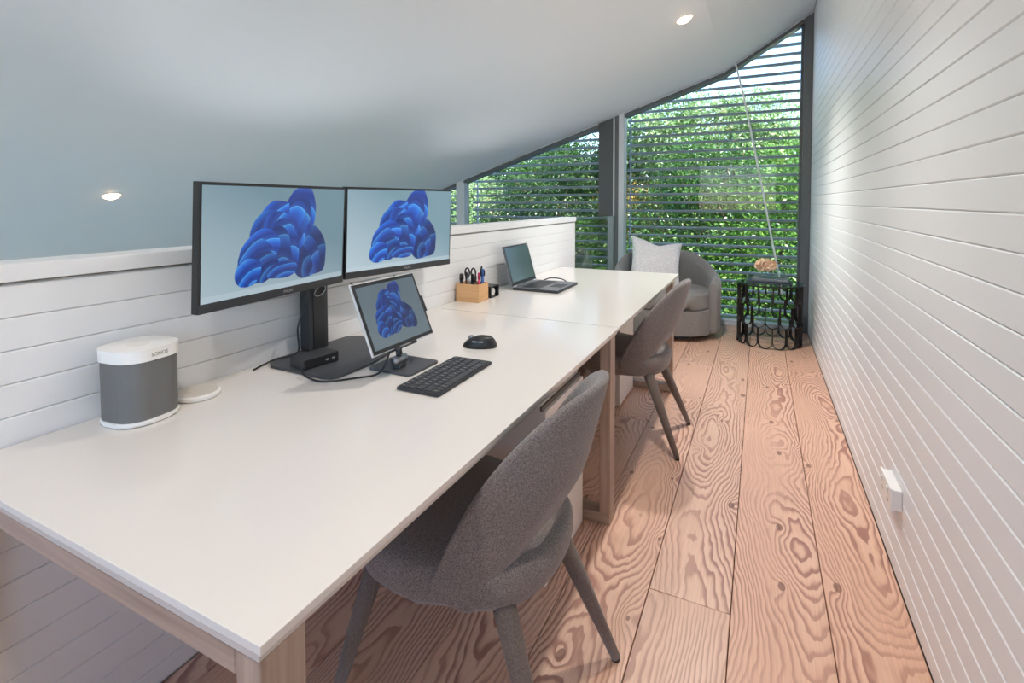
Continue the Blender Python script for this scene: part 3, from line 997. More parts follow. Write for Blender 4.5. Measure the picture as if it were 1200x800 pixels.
# ------------------------------------------------------------------ tablet on its stand
tm = frame_matrix((-0.939, 1.204, 0.828), 0.011, 0.401)
PET_T = [(a * 0.80 - 0.02, b * 0.92 + 0.08, c * 0.82, d * 0.95, e, s, f_) for a, b, c, d, e, s, f_ in PET_W]
scr_t = screen_mat('screen_three', 0.26, srgb(122, 142, 154), srgb(138, 156, 166), PET_T, 0.0)
tb = thing('tablet', 'silver edged tablet showing a blue swirl, propped on a hinged stand', 'tablet')
tb.matrix_world = tm
link('shell', bx(-0.0085, -0.0012, -0.1435, 0.1435, 0, 0.209, 0.002, 2), M['silver'], tb)
link('bezel', bx(-0.001, 0.0008, -0.1405, 0.1405, 0.003, 0.206, 0.0006, 1), M['black'], tb)
uv_quad('screen', -0.131, 0.131, 0.013, 0.196, 0.0015, scr_t, tb, 1.43)
link('side_connector', bx(-0.008, 0.0, 0.1437, 0.152, 0.075, 0.128, 0.002, 1), M['black_soft'], tb)
ts = thing('tablet_stand', 'grey metal tablet stand with a flat base and steel hinge', 'tablet stand', (-0.970, 1.232, ZD))
link('base_plate', prism(bmesh.new(), rrect(0.156, 0.150, 0.012), 'z', 0.0005, 0.007, 0.0012), M['steel_dark'], ts)
link('hinge', tube(bmesh.new(), [(0.005, -0.055, 0.030), (0.005, -0.003, 0.030)], 0.0125, 18), M['steel'], ts, smooth=True)
link('hinge_foot', bx(-0.010, 0.018, -0.045, -0.012, 0.0072, 0.022, 0.002, 1), M['steel_dark'], ts)
tl = ts.matrix_world
def tpt(x_, y_, z_):
    return tm @ Vector((x_, y_, z_)) - Vector((-0.970, 1.232, ZD))
a0 = tpt(-0.016, 0.0, 0.055); a1 = Vector((0.005, -0.029, 0.043))
link('arm', tube(bmesh.new(), [a1, (a0 + a1) * 0.5 + Vector((-0.002, 0, 0.004)), a0], [0.010, 0.010, 0.008], 12), M['steel_dark'], ts, smooth=True)
bm = bx(-0.0135, -0.0092, -0.05, 0.05, 0.02, 0.10, 0.001, 1)
bmesh.ops.transform(bm, matrix=Matrix.Translation(-Vector((-0.970, 1.232, ZD))) @ tm, verts=bm.verts)
link('back_plate', bm, M['steel_dark'], ts)
bm = bmesh.new()
box(bm, -0.0135, 0.006, -0.055, 0.045, -0.006, -0.0008, 0.001, 1)
box(bm, 0.0015, 0.006, -0.055, -0.035, -0.0007, 0.005, 0.0008, 1)
box(bm, 0.0015, 0.006, 0.025, 0.045, -0.0007, 0.005, 0.0008, 1)
bmesh.ops.transform(bm, matrix=Matrix.Translation(-Vector((-0.970, 1.232, ZD))) @ tm, verts=bm.verts)
link('ledge', bm, M['black_soft'], ts)

# docking box and cables
dk = thing('docking_box', 'small black docking box lying on the monitor stand base', 'dock', (-1.215, 1.113, ZD + 0.0085), math.radians(-9))
link('body', bx(-0.036, 0.034, -0.060, 0.060, 0.0, 0.031, 0.003, 2), M['black_soft'], dk)
link('front_face', bx(0.0342, 0.0355, -0.058, 0.058, 0.002, 0.029, 0.0004, 1), M['black'], dk)
for yy in (0.018, 0.040):
    link('port', bx(0.0356, 0.0362, yy - 0.005, yy + 0.005, 0.012, 0.017), M['logo_grey'], dk)
def cable(label, pts, r_=0.0028, mat='black'):
    o = link('cable', tube(bmesh.new(), spline(pts, 8), r_, 8), M[mat], smooth=True)
    return tag(o, label, 'cable', 'cables around the monitor stand')
zc = ZD + 0.0032
cable('black cable looping from the docking box to the tablet', [(-1.185, 1.048, ZD + 0.024), (-1.165, 1.020, ZD + 0.016), (-1.125, 1.012, zc + 0.004), (-1.075, 1.022, zc), (-1.022, 1.080, zc), (-0.985, 1.125, zc + 0.002), (-0.962, 1.135, zc + 0.03), (-0.955, 1.150, ZD + 0.074)])
cable('black cable hanging down beside the monitor column to the base', [(-1.318, 1.178, ZD + 0.235), (-1.318, 1.168, ZD + 0.17), (-1.320, 1.142, ZD + 0.10), (-1.326, 1.150, ZD + 0.03), (-1.338, 1.140, ZD + 0.0115), (-1.352, 1.09, ZD + 0.0115), (-1.356, 1.05, ZD + 0.006), (-1.345, 1.00, zc)])
cable('thin black cable drooping under the gap between the two monitors', [(-1.300, 1.352, 0.965), (-1.285, 1.395, 0.935), (-1.262, 1.44, 0.925), (-1.245, 1.50, 0.945), (-1.270, 1.56, 0.967)], 0.0022)

# ------------------------------------------------------------------ keyboard
kb = thing('keyboard', 'slim dark grey compact keyboard on the desk beside the tablet', 'keyboard', (-0.8005, 1.214, ZD), math.radians(1))
link('chassis', prism(bmesh.new(), rrect(0.134, 0.300, 0.006, 4), 'z', 0.001, 0.0085, 0.0012), M['black_soft'], kb)
km = None
rows_k = 5
kw = 0.0265
for r_ in range(rows_k):
    x_ = -0.052 + r_ * 0.0255
    y_ = -0.143
    widths = [0.0189] * 15 if r_ < 1 else ([0.024] + [0.0189] * 12 + [0.0317] if r_ == 1 else ([0.0317] + [0.0189] * 11 + [0.0407] if r_ == 2 else ([0.0407] + [0.0189] * 10 + [0.0507] if r_ == 3 else [0.0189, 0.0189, 0.0189, 0.0239, 0.100, 0.0189, 0.0189, 0.0189, 0.0189, 0.0205])))
    for w_ in widths:
        o = link('key', bx(-0.0110, 0.0110, -w_ / 2 + 0.0014, w_ / 2 - 0.0014, 0, 0.0025, 0.0007, 1), M['key'], kb, (x_, y_ + w_ / 2, 0.0086))
        if w_ < 0.02:
            link('key_legend', bx(-0.003, 0.002, -0.0022, 0.0014, 0.00252, 0.0027), M['key_mark'], o)
        y_ += w_

# mouse
ms = thing('mouse', 'black sculpted wireless mouse on the desk by the seam', 'mouse', (-0.868, 1.520, ZD), math.radians(12))
bm = bmesh.new()
nA, nB = 28, 9
rings = []
for j in range(nB):
    t = j / (nB - 1)
    hgt = 0.0008 + 0.040 * math.sin(t * math.pi / 2)
    k = math.cos(t * math.pi / 2) ** 0.55
    ring = []
    for i in range(nA):
        a = 2 * math.pi * i / nA
        px_ = 0.060 * math.copysign(abs(math.cos(a)) ** 0.85, math.cos(a)) * k
        py_ = (0.040 - 0.006 * math.cos(a)) * math.copysign(abs(math.sin(a)) ** 0.85, math.sin(a)) * k
        zf = 1.0 - 0.30 * smoothstep(0.0, -0.06, px_) - 0.22 * smoothstep(0.03, 0.06, px_) - 0.10 * smoothstep(-0.01, 0.04, py_)
        ring.append(bm.verts.new((px_ + 0.010 * t, py_ - 0.006 * t, hgt * zf)))
    rings.append(ring)
for a, b in zip(rings, rings[1:]):
    for i in range(nA):
        bm.faces.new((a[i], a[(i + 1) % nA], b[(i + 1) % nA], b[i]))
bm.faces.new(rings[0][::-1]); bm.faces.new(rings[-1])
link('shell', bm, M['black'], ms, smooth=True)
link('scroll_wheel', tube(bmesh.new(), [(-0.032, -0.003, 0.029), (-0.032, 0.004, 0.029)], 0.009, 16), M['steel'], ms, smooth=True)
link('thumb_button', bx(-0.016, 0.004, -0.0405, -0.0345, 0.0225, 0.0265, 0.001, 1), M['steel'], ms)
link('thumb_button', bx(0.008, 0.022, -0.0405, -0.0345, 0.0225, 0.0265, 0.001, 1), M['steel'], ms)

# ------------------------------------------------------------------ speaker and charging puck
sp = thing('speaker', 'grey mesh speaker with white cap standing by the half wall', 'speaker', (-1.296, 0.670, ZD), math.radians(6))
link('bottom_plate', prism(bmesh.new(), rrect(0.138, 0.138, 0.050, 8), 'z', 0.002, 0.012, 0.003), M['white_plastic'], sp, smooth=False)
link('grille', prism(bmesh.new(), rrect(0.132, 0.132, 0.048, 10), 'z', 0.0122, 0.1445), M['grille'], sp)
link('foot_ring', prism(bmesh.new(), rrect(0.110, 0.110, 0.045, 8), 'z', 0.0, 0.0018), M['dark_gap'], sp)
cap = link('top_cap', prism(bmesh.new(), rrect(0.138, 0.138, 0.050, 10), 'z', 0.1447, 0.172, 0.004), M['white_plastic'], sp)
link('control_dial', lathe(bmesh.new(), [(0, 0.1722), (0.022, 0.1722), (0.022, 0.1730), (0, 0.1730)], 24), M['paper'], cap)
text_mesh('logo', 'SONOS', 0.0115, M['dark_gap'], cap, Matrix(((0, 0, 1, 0.0692), (1, 0, 0, 0.0), (0, 1, 0, 0.157), (0, 0, 0, 1))))
pk = thing('charging_puck', 'round white charging puck with a beige top beside the speaker', 'charger', (-1.300, 0.806, ZD))
link('body', lathe(bmesh.new(), [(0, 0), (0.048, 0), (0.053, 0.004), (0.053, 0.011), (0.049, 0.014), (0, 0.014)], 40), M['white_plastic'], pk, smooth=False)
link('top_pad', lathe(bmesh.new(), [(0, 0.0142), (0.0475, 0.0142), (0.0465, 0.0152), (0, 0.0152)], 40), M['puck_top'], pk)

# ------------------------------------------------------------------ pen box, pens, tape box
ph = thing('pen_box', 'square bamboo pen box by the half wall', 'pen box', (-1.312, 2.222, ZD), math.radians(4))
bw, bd, bh, bt = 0.128, 0.112, 0.090, 0.006
link('bottom', bx(-bw / 2, bw / 2, -bd / 2, bd / 2, 0.0005, 0.0065), M['bamboo'], ph)
for a in ((-bw / 2, -bw / 2 + bt, -bd / 2, bd / 2), (bw / 2 - bt, bw / 2, -bd / 2, bd / 2), (-bw / 2 + bt, bw / 2 - bt, -bd / 2, -bd / 2 + bt), (-bw / 2 + bt, bw / 2 - bt, bd / 2 - bt, bd / 2)):
    link('side_panel', bx(*a, 0.0067, bh, 0.0008, 1), M['bamboo'], ph)
def pen(label, x_, y_, h, r_, mat, dx=0.0, dy=0.0, capm=None):
    b0 = Vector((-1.312 + x_, 2.222 + y_, ZD + 0.0075 + r_ * 0.3))
    p_ = thing('pen', label, 'pen', b0, 0, 'pens standing in the bamboo box')
    L = h * 0.74
    link('barrel', tube(bmesh.new(), [(0, 0, 0), (dx * 0.7, dy * 0.7, L)], r_, 10), M[mat], p_, smooth=True)
    cp = link('cap', tube(bmesh.new(), [(dx * 0.7, dy * 0.7, L), (dx * 0.95, dy * 0.95, h * 0.96), (dx, dy, h)], [r_ * 1.12, r_ * 1.12, r_ * 0.7], 10), M[capm or mat], p_, smooth=True)
    d = Vector((dx * 0.3, dy * 0.3, h * 0.26)).normalized()
    link('clip', bx(r_ * 1.15, r_ * 1.6, -0.0018, 0.0018, 0, 0.028), M['black_soft'], cp, (dx * 0.72, dy * 0.72, L + 0.004))
pen('thick black marker at the half wall end of the bamboo box', -0.044, -0.035, 0.128, 0.0085, 'black')
pen('black pen beside the scissors in the bamboo box', -0.030, -0.012, 0.135, 0.005, 'black', 0, 0.004)
pen('tall thin black pen leaning out of the bamboo box', 0.020, 0.006, 0.165, 0.0045, 'black', 0.016, 0.030)
pen('stubby black marker standing in the bamboo box', 0.030, -0.030, 0.122, 0.0075, 'black')
pen('black felt pen standing in the bamboo box', 0.012, -0.022, 0.130, 0.006, 'black')
pen('bright pink pen in the bamboo box', 0.030, 0.014, 0.132, 0.0052, 'pink')
pen('blue marker in the bamboo box', 0.038, 0.036, 0.148, 0.0085, 'blue', 0, 0.004, 'blue')
sx_ = thing('scissors', 'black handled scissors standing in the bamboo box', 'scissors', (-1.322, 2.220, ZD + 0.0075))
for s in (-1, 1):
    link('handle', tube(bmesh.new(), [(s * 0.017 + 0.013 * math.cos(a), 0.0015 * s, 0.132 + 0.024 * math.sin(a)) for a in [2 * math.pi * k / 18 for k in range(19)]], 0.0042, 8), M['black'], sx_, smooth=True)
    link('blade', tube(bmesh.new(), [(s * 0.010, 0.0035 * s, 0.112), (0, 0.0035 * s, 0.08), (-s * 0.004, 0.0035 * s, 0.002)], [0.004, 0.003, 0.001], 6), M['steel'], sx_)
tp = thing('tape_box', 'small black open box holding white tape behind the pen box', 'tape box', (-1.290, 2.352, ZD))
for a in ((-0.04, 0.04, -0.045, 0.045, 0.0005, 0.005), (-0.04, 0.04, -0.045, 0.045, 0.056, 0.060), (-0.04, 0.04, -0.045, -0.041, 0.0052, 0.0558), (-0.04, 0.04, 0.041, 0.045, 0.0052, 0.0558), (-0.04, -0.036, -0.0408, 0.0408, 0.0052, 0.0558)):
    link('panel', bx(*a), M['black'], tp)
link('tape_roll', tube(bmesh.new(), [(-0.025, 0, 0.027), (0.028, 0, 0.027)], 0.0215, 20), M['paper'], tp, smooth=False)

# ------------------------------------------------------------------ laptop
lp = thing('laptop', 'open grey laptop with a dark screen on the desk', 'laptop', (-1.258, 2.745, ZD), 0)
lw, ldp = 0.336, 0.275
link('base', bx(0.0, ldp, -lw / 2, lw / 2, 0.0008, 0.0150, 0.003, 2), M['black_soft'], lp)
link('deck', bx(0.012, ldp - 0.002, -lw / 2 + 0.002, lw / 2 - 0.002, 0.0151, 0.0160), M['laptop'], lp)
bm = bmesh.new()
for r_ in range(6):
    for k in range(14):
        y_ = -lw / 2 + 0.030 + k * 0.0197
        x_ = 0.040 + r_ * 0.0195
        box(bm, x_ + 0.001, x_ + 0.0175, y_ + 0.001, y_ + 0.0180, 0.0161, 0.0174)
ko = link('key_block', bm, M['black'], lp)
tag(ko, kind='stuff')
link('touchpad', bx(0.180, 0.255, -0.058, 0.058, 0.0161, 0.0165), M['black_soft'], lp)
lid = bpy.data.objects.new('lid', None)
lm = frame_matrix((0.004, 0.0, 0.0165), 0.0, 0.275)
def lidpart(nm, args, mat, bev=0.0):
    bm = bx(*args, bev, 1) if bev else bx(*args)
    bmesh.ops.transform(bm, matrix=lm, verts=bm.verts)
    return link(nm, bm, mat, lp)
bpy.data.objects.remove(lid)
lc = lidpart('lid', (-0.0075, 0.0, -lw / 2, lw / 2, 0.002, 0.236), M['laptop'], 0.0015)
for nm, args, mt in (('lid_bezel', (0.0002, 0.0010, -lw / 2 + 0.003, lw / 2 - 0.003, 0.006, 0.233), 'black'), ('lid_screen', (0.0011, 0.0015, -lw / 2 + 0.010, lw / 2 - 0.010, 0.024, 0.226), 'laptop_screen'), ('sticker', (0.0016, 0.0019, lw / 2 - 0.022, lw / 2 - 0.012, 0.220, 0.229), 'paper')):
    o = lidpart(nm, args, M[mt])
    o.parent = lc
for s in (-1, 1):
    link('hinge', tube(bmesh.new(), [(0.003, s * lw * 0.42 - 0.02, 0.0165), (0.003, s * lw * 0.42 + 0.02, 0.0165)], 0.0045, 10), M['silver'], lp, smooth=True)
lcb = cable('thin dark cable plugged in behind the open laptop', [(-1.215, 2.925, ZD + 0.010), (-1.180, 2.965, ZD + 0.022), (-1.120, 2.985, ZD + 0.018), (-1.075, 2.965, ZD + 0.008), (-1.060, 2.935, ZD + 0.004)], 0.0035, 'black_soft')

# ------------------------------------------------------------------ power outlet on the right wall
ot = thing('power_outlet', 'white power outlet box low on the grooved wall', 'outlet', (XR, 2.055, 0.285))
link('mounting_box', bx(-0.026, -0.0005, -0.075, 0.075, -0.034, 0.034, 0.003, 2), M['white_plastic'], ot)
fp = link('face_plate', bx(-0.033, -0.0262, -0.079, 0.079, -0.038, 0.038, 0.002, 2), M['white_plastic'], ot)
for yy in (-0.04, 0.04):
    link('switch', bx(-0.0375, -0.0332, yy - 0.008, yy + 0.008, 0.010, 0.026, 0.001, 1), M['paper'], fp)
    for a in (-0.008, 0.008):
        link('pin_slot', bx(-0.0336, -0.0331, yy + a - 0.0012, yy + a + 0.0012, -0.018, -0.010), M['black'], fp)

# ------------------------------------------------------------------ tub armchair
AR = math.radians(18)
ac = thing('armchair', 'grey fabric swivel tub armchair with a loose seat cushion by the tall window', 'armchair', (-0.805, 5.010, 0), AR)
RX, RY = 0.485, 0.44      # local: opening faces -y
def tub_shell():
    bm = bmesh.new()
    nP, nH = 56, 12
    PM = math.radians(130)
    go, gi = [], []
    for i in range(nP + 1):
        ph = -PM + 2 * PM * i / nP
        ap = abs(math.degrees(ph))
        top = 0.755 - 0.200 * smoothstep(25, 116, ap) - 0.02 * smoothstep(116, 130, ap)
        bot = 0.055
        dx, dy = math.sin(ph), math.cos(ph)
        ex = 0.86
        ux, uy = math.copysign(abs(dx) ** ex, dx), math.copysign(abs(dy) ** ex, dy)
        th = 0.092 - 0.012 * smoothstep(112, 130, ap)
        o_, i_ = [], []
        for j in range(nH + 1):
            v = j / nH
            z = bot + (top - bot) * v
            rnd = 0.038 * max(0.0, (v - 0.86) / 0.14) ** 2
            fl = 1.0 + 0.02 * v
            o_.append((RX * ux * fl - rnd * dx, RY * uy * fl - rnd * dy, z - 0.0))
            i_.append(((RX - th) * ux * fl + rnd * dx, (RY - th) * uy * fl + rnd * dy, z))
        go.append(o_); gi.append(i_)
    vo = [[bm.verts.new(p) for p in r_] for r_ in go]
    vi = [[bm.verts.new(p) for p in r_] for r_ in gi]
    for i in range(nP):
        for j in range(nH):
            bm.faces.new((vo[i][j], vo[i + 1][j], vo[i + 1][j + 1], vo[i][j + 1]))
            bm.faces.new((vi[i][j], vi[i][j + 1], vi[i + 1][j + 1], vi[i + 1][j]))
        bm.faces.new((vo[i][nH], vo[i + 1][nH], vi[i + 1][nH], vi[i][nH]))
        bm.faces.new((vo[i][0], vi[i][0], vi[i + 1][0], vo[i + 1][0]))
    for i in (0, nP):
        for j in range(nH):
            bm.faces.new((vo[i][j], vo[i][j + 1], vi[i][j + 1], vi[i][j]))
    return bm
o = link('tub_back', tub_shell(), M['arm_fab'], ac, smooth=True)
sb = o.modifiers.new('soft', 'SUBSURF'); sb.levels = 1; sb.render_levels = 1
def blob(rx, ry, z0, z1, ymin, bev):
    pts = []
    for k in range(48):
        a = 2 * math.pi * k / 48
        x_, y_ = rx * math.copysign(abs(math.cos(a)) ** 0.8, math.cos(a)), ry * math.copysign(abs(math.sin(a)) ** 0.8, math.sin(a))
        pts.append((x_, max(y_, ymin)))
    q = [pts[0]]
    for p in pts[1:]:
        if (Vector(p) - Vector(q[-1])).length > 0.004: q.append(p)
    return prism(bmesh.new(), q, 'z', z0, z1, bev)
o = link('seat_base', blob(RX - 0.085, RY - 0.02, 0.055, 0.275, -0.375, 0.012), M['arm_fab'], ac)
bm = blob(RX - 0.094, RY - 0.05, 0.280, 0.425, -0.380, 0.035)
o = link('seat_cushion', bm, M['arm_fab'], ac, smooth=True)
link('swivel_base', lathe(bmesh.new(), [(0, 0), (0.27, 0), (0.27, 0.02), (0.10, 0.03), (0.10, 0.0545), (0, 0.0545)], 36), M['frame_dark'], ac)

# pillow
pl = thing('throw_pillow', 'pale textured linen throw pillow resting in the grey armchair', 'pillow')
bm = bmesh.new()
nq = 22
S = 0.250
top_v, bot_v = [], []
for i in range(nq + 1):
    a, b = [], []
    for j in range(nq + 1):
        u_, v_ = 2 * i / nq - 1, 2 * j / nq - 1
        k = 1 - 0.10 * (1 - u_ * u_) * (abs(v_) ** 3) 
        k2 = 1 - 0.10 * (1 - v_ * v_) * (abs(u_) ** 3)
        h = 0.075 * ((1 - u_ ** 4) * (1 - v_ ** 4)) ** 0.5 * (1 + 0.18 * mnoise.noise(Vector((u_ * 2.1, v_ * 2.1, 3.0))))
        dent = 0.042 * math.exp(-(u_ / 0.42) ** 2) * smoothstep(0.35, 1.0, v_)
        x_, y_ = S * u_ * k2, S * v_ * k - dent
        a.append(bm.verts.new((x_, y_, h + 0.003)))
        b.append(bm.verts.new((x_, y_, -h - 0.003)))
    top_v.append(a); bot_v.append(b)
for i in range(nq):
    for j in range(nq):
        bm.faces.new((top_v[i][j], top_v[i + 1][j], top_v[i + 1][j + 1], top_v[i][j + 1]))
        bm.faces.new((bot_v[i][j], bot_v[i][j + 1], bot_v[i + 1][j + 1], bot_v[i + 1][j]))
for i in range(nq):
    for A_, B_ in ((top_v, bot_v),):
        bm.faces.new((A_[i][0], B_[i][0], B_[i + 1][0], A_[i + 1][0]))
        bm.faces.new((A_[i][nq], A_[i + 1][nq], B_[i + 1][nq], B_[i][nq]))
        bm.faces.new((A_[0][i], A_[0][i + 1], B_[0][i + 1], B_[0][i]))
        bm.faces.new((A_[nq][i], B_[nq][i], B_[nq][i + 1], A_[nq][i + 1]))
link('pillow_cover', bm, M['pillow'], pl, smooth=True)
rim_pts = [(S * u_, S * v_ if False else S * v_, 0) for u_, v_ in ()]
pl.location = (-0.905, 5.03, 0.650)
pl.rotation_euler = (math.radians(66), math.radians(9), math.radians(24))

# ------------------------------------------------------------------ drum side table with fish-scale iron bands
dt = thing('side_table', 'round black iron side table with open scalloped bands and a glass top', 'side table', (0.085, 5.025, 0))
RT, NS, HT = 0.262, 14, 0.525
def drum_pt(ang, z, r_=RT):
    return Vector((r_ * math.cos(ang), r_ * math.sin(ang), z))
def scallop(a_c, z_top, z_bot, bw_=0.026, th=0.0042):
    """flat strip bent into a U on the drum: verticals from z_top, half round bottom"""
    half = math.pi / NS
    rr = half * RT * 0.98
    path = [(-1, z_top)]
    for k in range(13):
        a = math.pi * k / 12
        path.append((-math.cos(a), z_bot + rr - rr * math.sin(a) * 1.0))
    path.append((1, z_top))
    bm = bmesh.new()
    rows_ = []
    for i, (s, z) in enumerate(path):
        p0 = path[max(i - 1, 0)]; p1 = path[min(i + 1, len(path) - 1)]
        t = Vector(((p1[0] - p0[0]) * rr, p1[1] - p0[1])).normalized()
        nn = Vector((-t.y, t.x)) * th / 2
        r4 = []
        for sg in (-1, 1):
            for rad in (RT - bw_, RT):
                an = a_c + (s * rr * 0.985 + sg * nn.x) / RT
                r4.append(bm.verts.new(drum_pt(an, z + sg * nn.y, rad)))
        rows_.append(r4)
    for a, b in zip(rows_, rows_[1:]):
        bm.faces.new((a[0], a[1], b[1], b[0])); bm.faces.new((a[2], b[2], b[3], a[3]))
        bm.faces.new((a[0], b[0], b[2], a[2])); bm.faces.new((a[1], a[3], b[3], b[1]))
    bm.faces.new(rows_[0][:2] + rows_[0][:1:-1]); bm.faces.new(rows_[-1][:2] + rows_[-1][:1:-1])
    return bm
zr = [(HT - 0.004, 0.350), (0.3525, 0.176), (0.1785, 0.0015)]
for row, (zt, zb) in enumerate(zr):
    ref = None
    for k in range(NS):
        a_c = 2 * math.pi * (k + (0.5 if row % 2 else 0.0)) / NS + 0.1
        if ref is None:
            o = link('scallop', scallop(0.0, zt, zb), M['iron'], dt)
            ref = o
        else:
            o = ref.copy(); COL.objects.link(o); o.parent = dt
        o.rotation_euler = (0, 0, a_c)
link('top_ring', lathe(bmesh.new(), [(RT - 0.03, HT - 0.0035), (RT + 0.004, HT - 0.0035), (RT + 0.004, HT + 0.006), (RT - 0.03, HT + 0.006), (RT - 0.03, HT - 0.0035)], 56), M['iron'], dt)
link('glass_top', lathe(bmesh.new(), [(0, HT + 0.0065), (RT + 0.008, HT + 0.0065), (RT + 0.008, HT + 0.0135), (0, HT + 0.0135)], 56), M['table_glass'], dt)
zt = HT + 0.014
def book(label, x_, y_, z_, w, d, h, rz, mt):
    b = thing('book', label, 'book', (x_, y_, z_), rz, 'books stacked on the side table')
    cv = link('cover', bx(-w / 2, w / 2, -d / 2, d / 2, 0.0002, 0.003), M[mt], b)
    link('cover', bx(-w / 2, w / 2, -d / 2, d / 2, h - 0.003, h), M[mt], b)
    link('spine', bx(-w / 2, w / 2, -d / 2, -d / 2 + 0.003, 0.0031, h - 0.0031), M[mt], b)
    link('pages', bx(-w / 2 + 0.004, w / 2 - 0.004, -d / 2 + 0.0035, d / 2 - 0.005, 0.0032, h - 0.0032), M['paper'], b)
book('large dark cover book at the bottom of the pile on the glass side table', 0.075, 5.02, zt, 0.34, 0.25, 0.020, 0.12, 'book_dark')
book('grey cover book lying on the larger book on the side table', 0.095, 5.025, zt + 0.0202, 0.28, 0.21, 0.016, -0.08, 'book_grey')
zv = zt + 0.0366
vs_ = thing('glass_vase', 'low clear glass bowl vase on the books', 'vase', (0.115, 5.025, zv))
o = link('bowl', lathe(bmesh.new(), [(0, 0), (0.05, 0), (0.085, 0.012), (0.100, 0.035), (0.088, 0.062), (0.060, 0.078), (0.056, 0.078), (0.083, 0.060), (0.095, 0.035), (0.080, 0.016), (0.05, 0.005), (0, 0.005)], 36), M['vase_glass'], vs_, smooth=True)
fw = thing('dried_flower', 'peach coloured dried flower head leaning out of the glass bowl', 'flower', (0.085, 5.00, zv + 0.0065))
hc = Vector((-0.035, -0.015, 0.110))
link('stem', tube(bmesh.new(), spline([(0.030, 0.02, 0.004), (0.01, 0.005, 0.05), tuple(hc)], 6), 0.0025, 6), M['stem'], fw)
bm = bmesh.new()
rg = random.Random(4)
for k in range(90):
    d = Vector((rg.gauss(0, 1), rg.gauss(0, 1), rg.gauss(0, 1))).normalized()
    c_ = hc + Vector((d.x * 0.080, d.y * 0.062, d.z * 0.046))
    ax = d.cross(Vector((rg.random(), rg.random(), rg.random() + 0.1))).normalized()
    by = d.cross(ax)
    s = rg.uniform(0.022, 0.036)
    ring = [bm.verts.new(c_ + (ax * math.cos(t) + by * math.sin(t)) * s * (1 + 0.2 * math.sin(3 * t)) + d * 0.008 * math.cos(2 * t)) for t in [2 * math.pi * q / 8 for q in range(8)]]
    mid = bm.verts.new(c_ - d * 0.008)
    for q in range(8):
        bm.faces.new((ring[q], ring[(q + 1) % 8], mid))
tag(link('petals', bm, M['petal'], fw), kind='stuff')
bm = bmesh.new()
bmesh.ops.create_uvsphere(bm, u_segments=16, v_segments=10, radius=1.0)
bmesh.ops.transform(bm, matrix=Matrix.Translation(hc) @ Matrix.Diagonal((0.060, 0.046, 0.034, 1)), verts=bm.verts)
link('flower_heart', bm, M['petal'], fw, smooth=True)

# white blind cord hanging in the window
cd = link('blind_cord', tube(bmesh.new(), spline([(-0.238, YW - 0.075, 2.600), (-0.130, YW - 0.07, 2.127), (0.030, YW - 0.07, 1.300), (0.110, YW - 0.07, 0.86), (0.170, YW - 0.07, 0.56), (0.200, YW - 0.07, 0.36)], 6), 0.0085, 8), M['cord_white'], smooth=True)
tag(cd, 'white cord hanging slantwise in front of the tall window', 'cord')

# ------------------------------------------------------------------ garden outside
gd = link('ground', bx(-22, 22, YW + 0.45, 34, ZL - 0.2, ZL - 0.05), M['lawn'])
tag(gd, kind='structure')

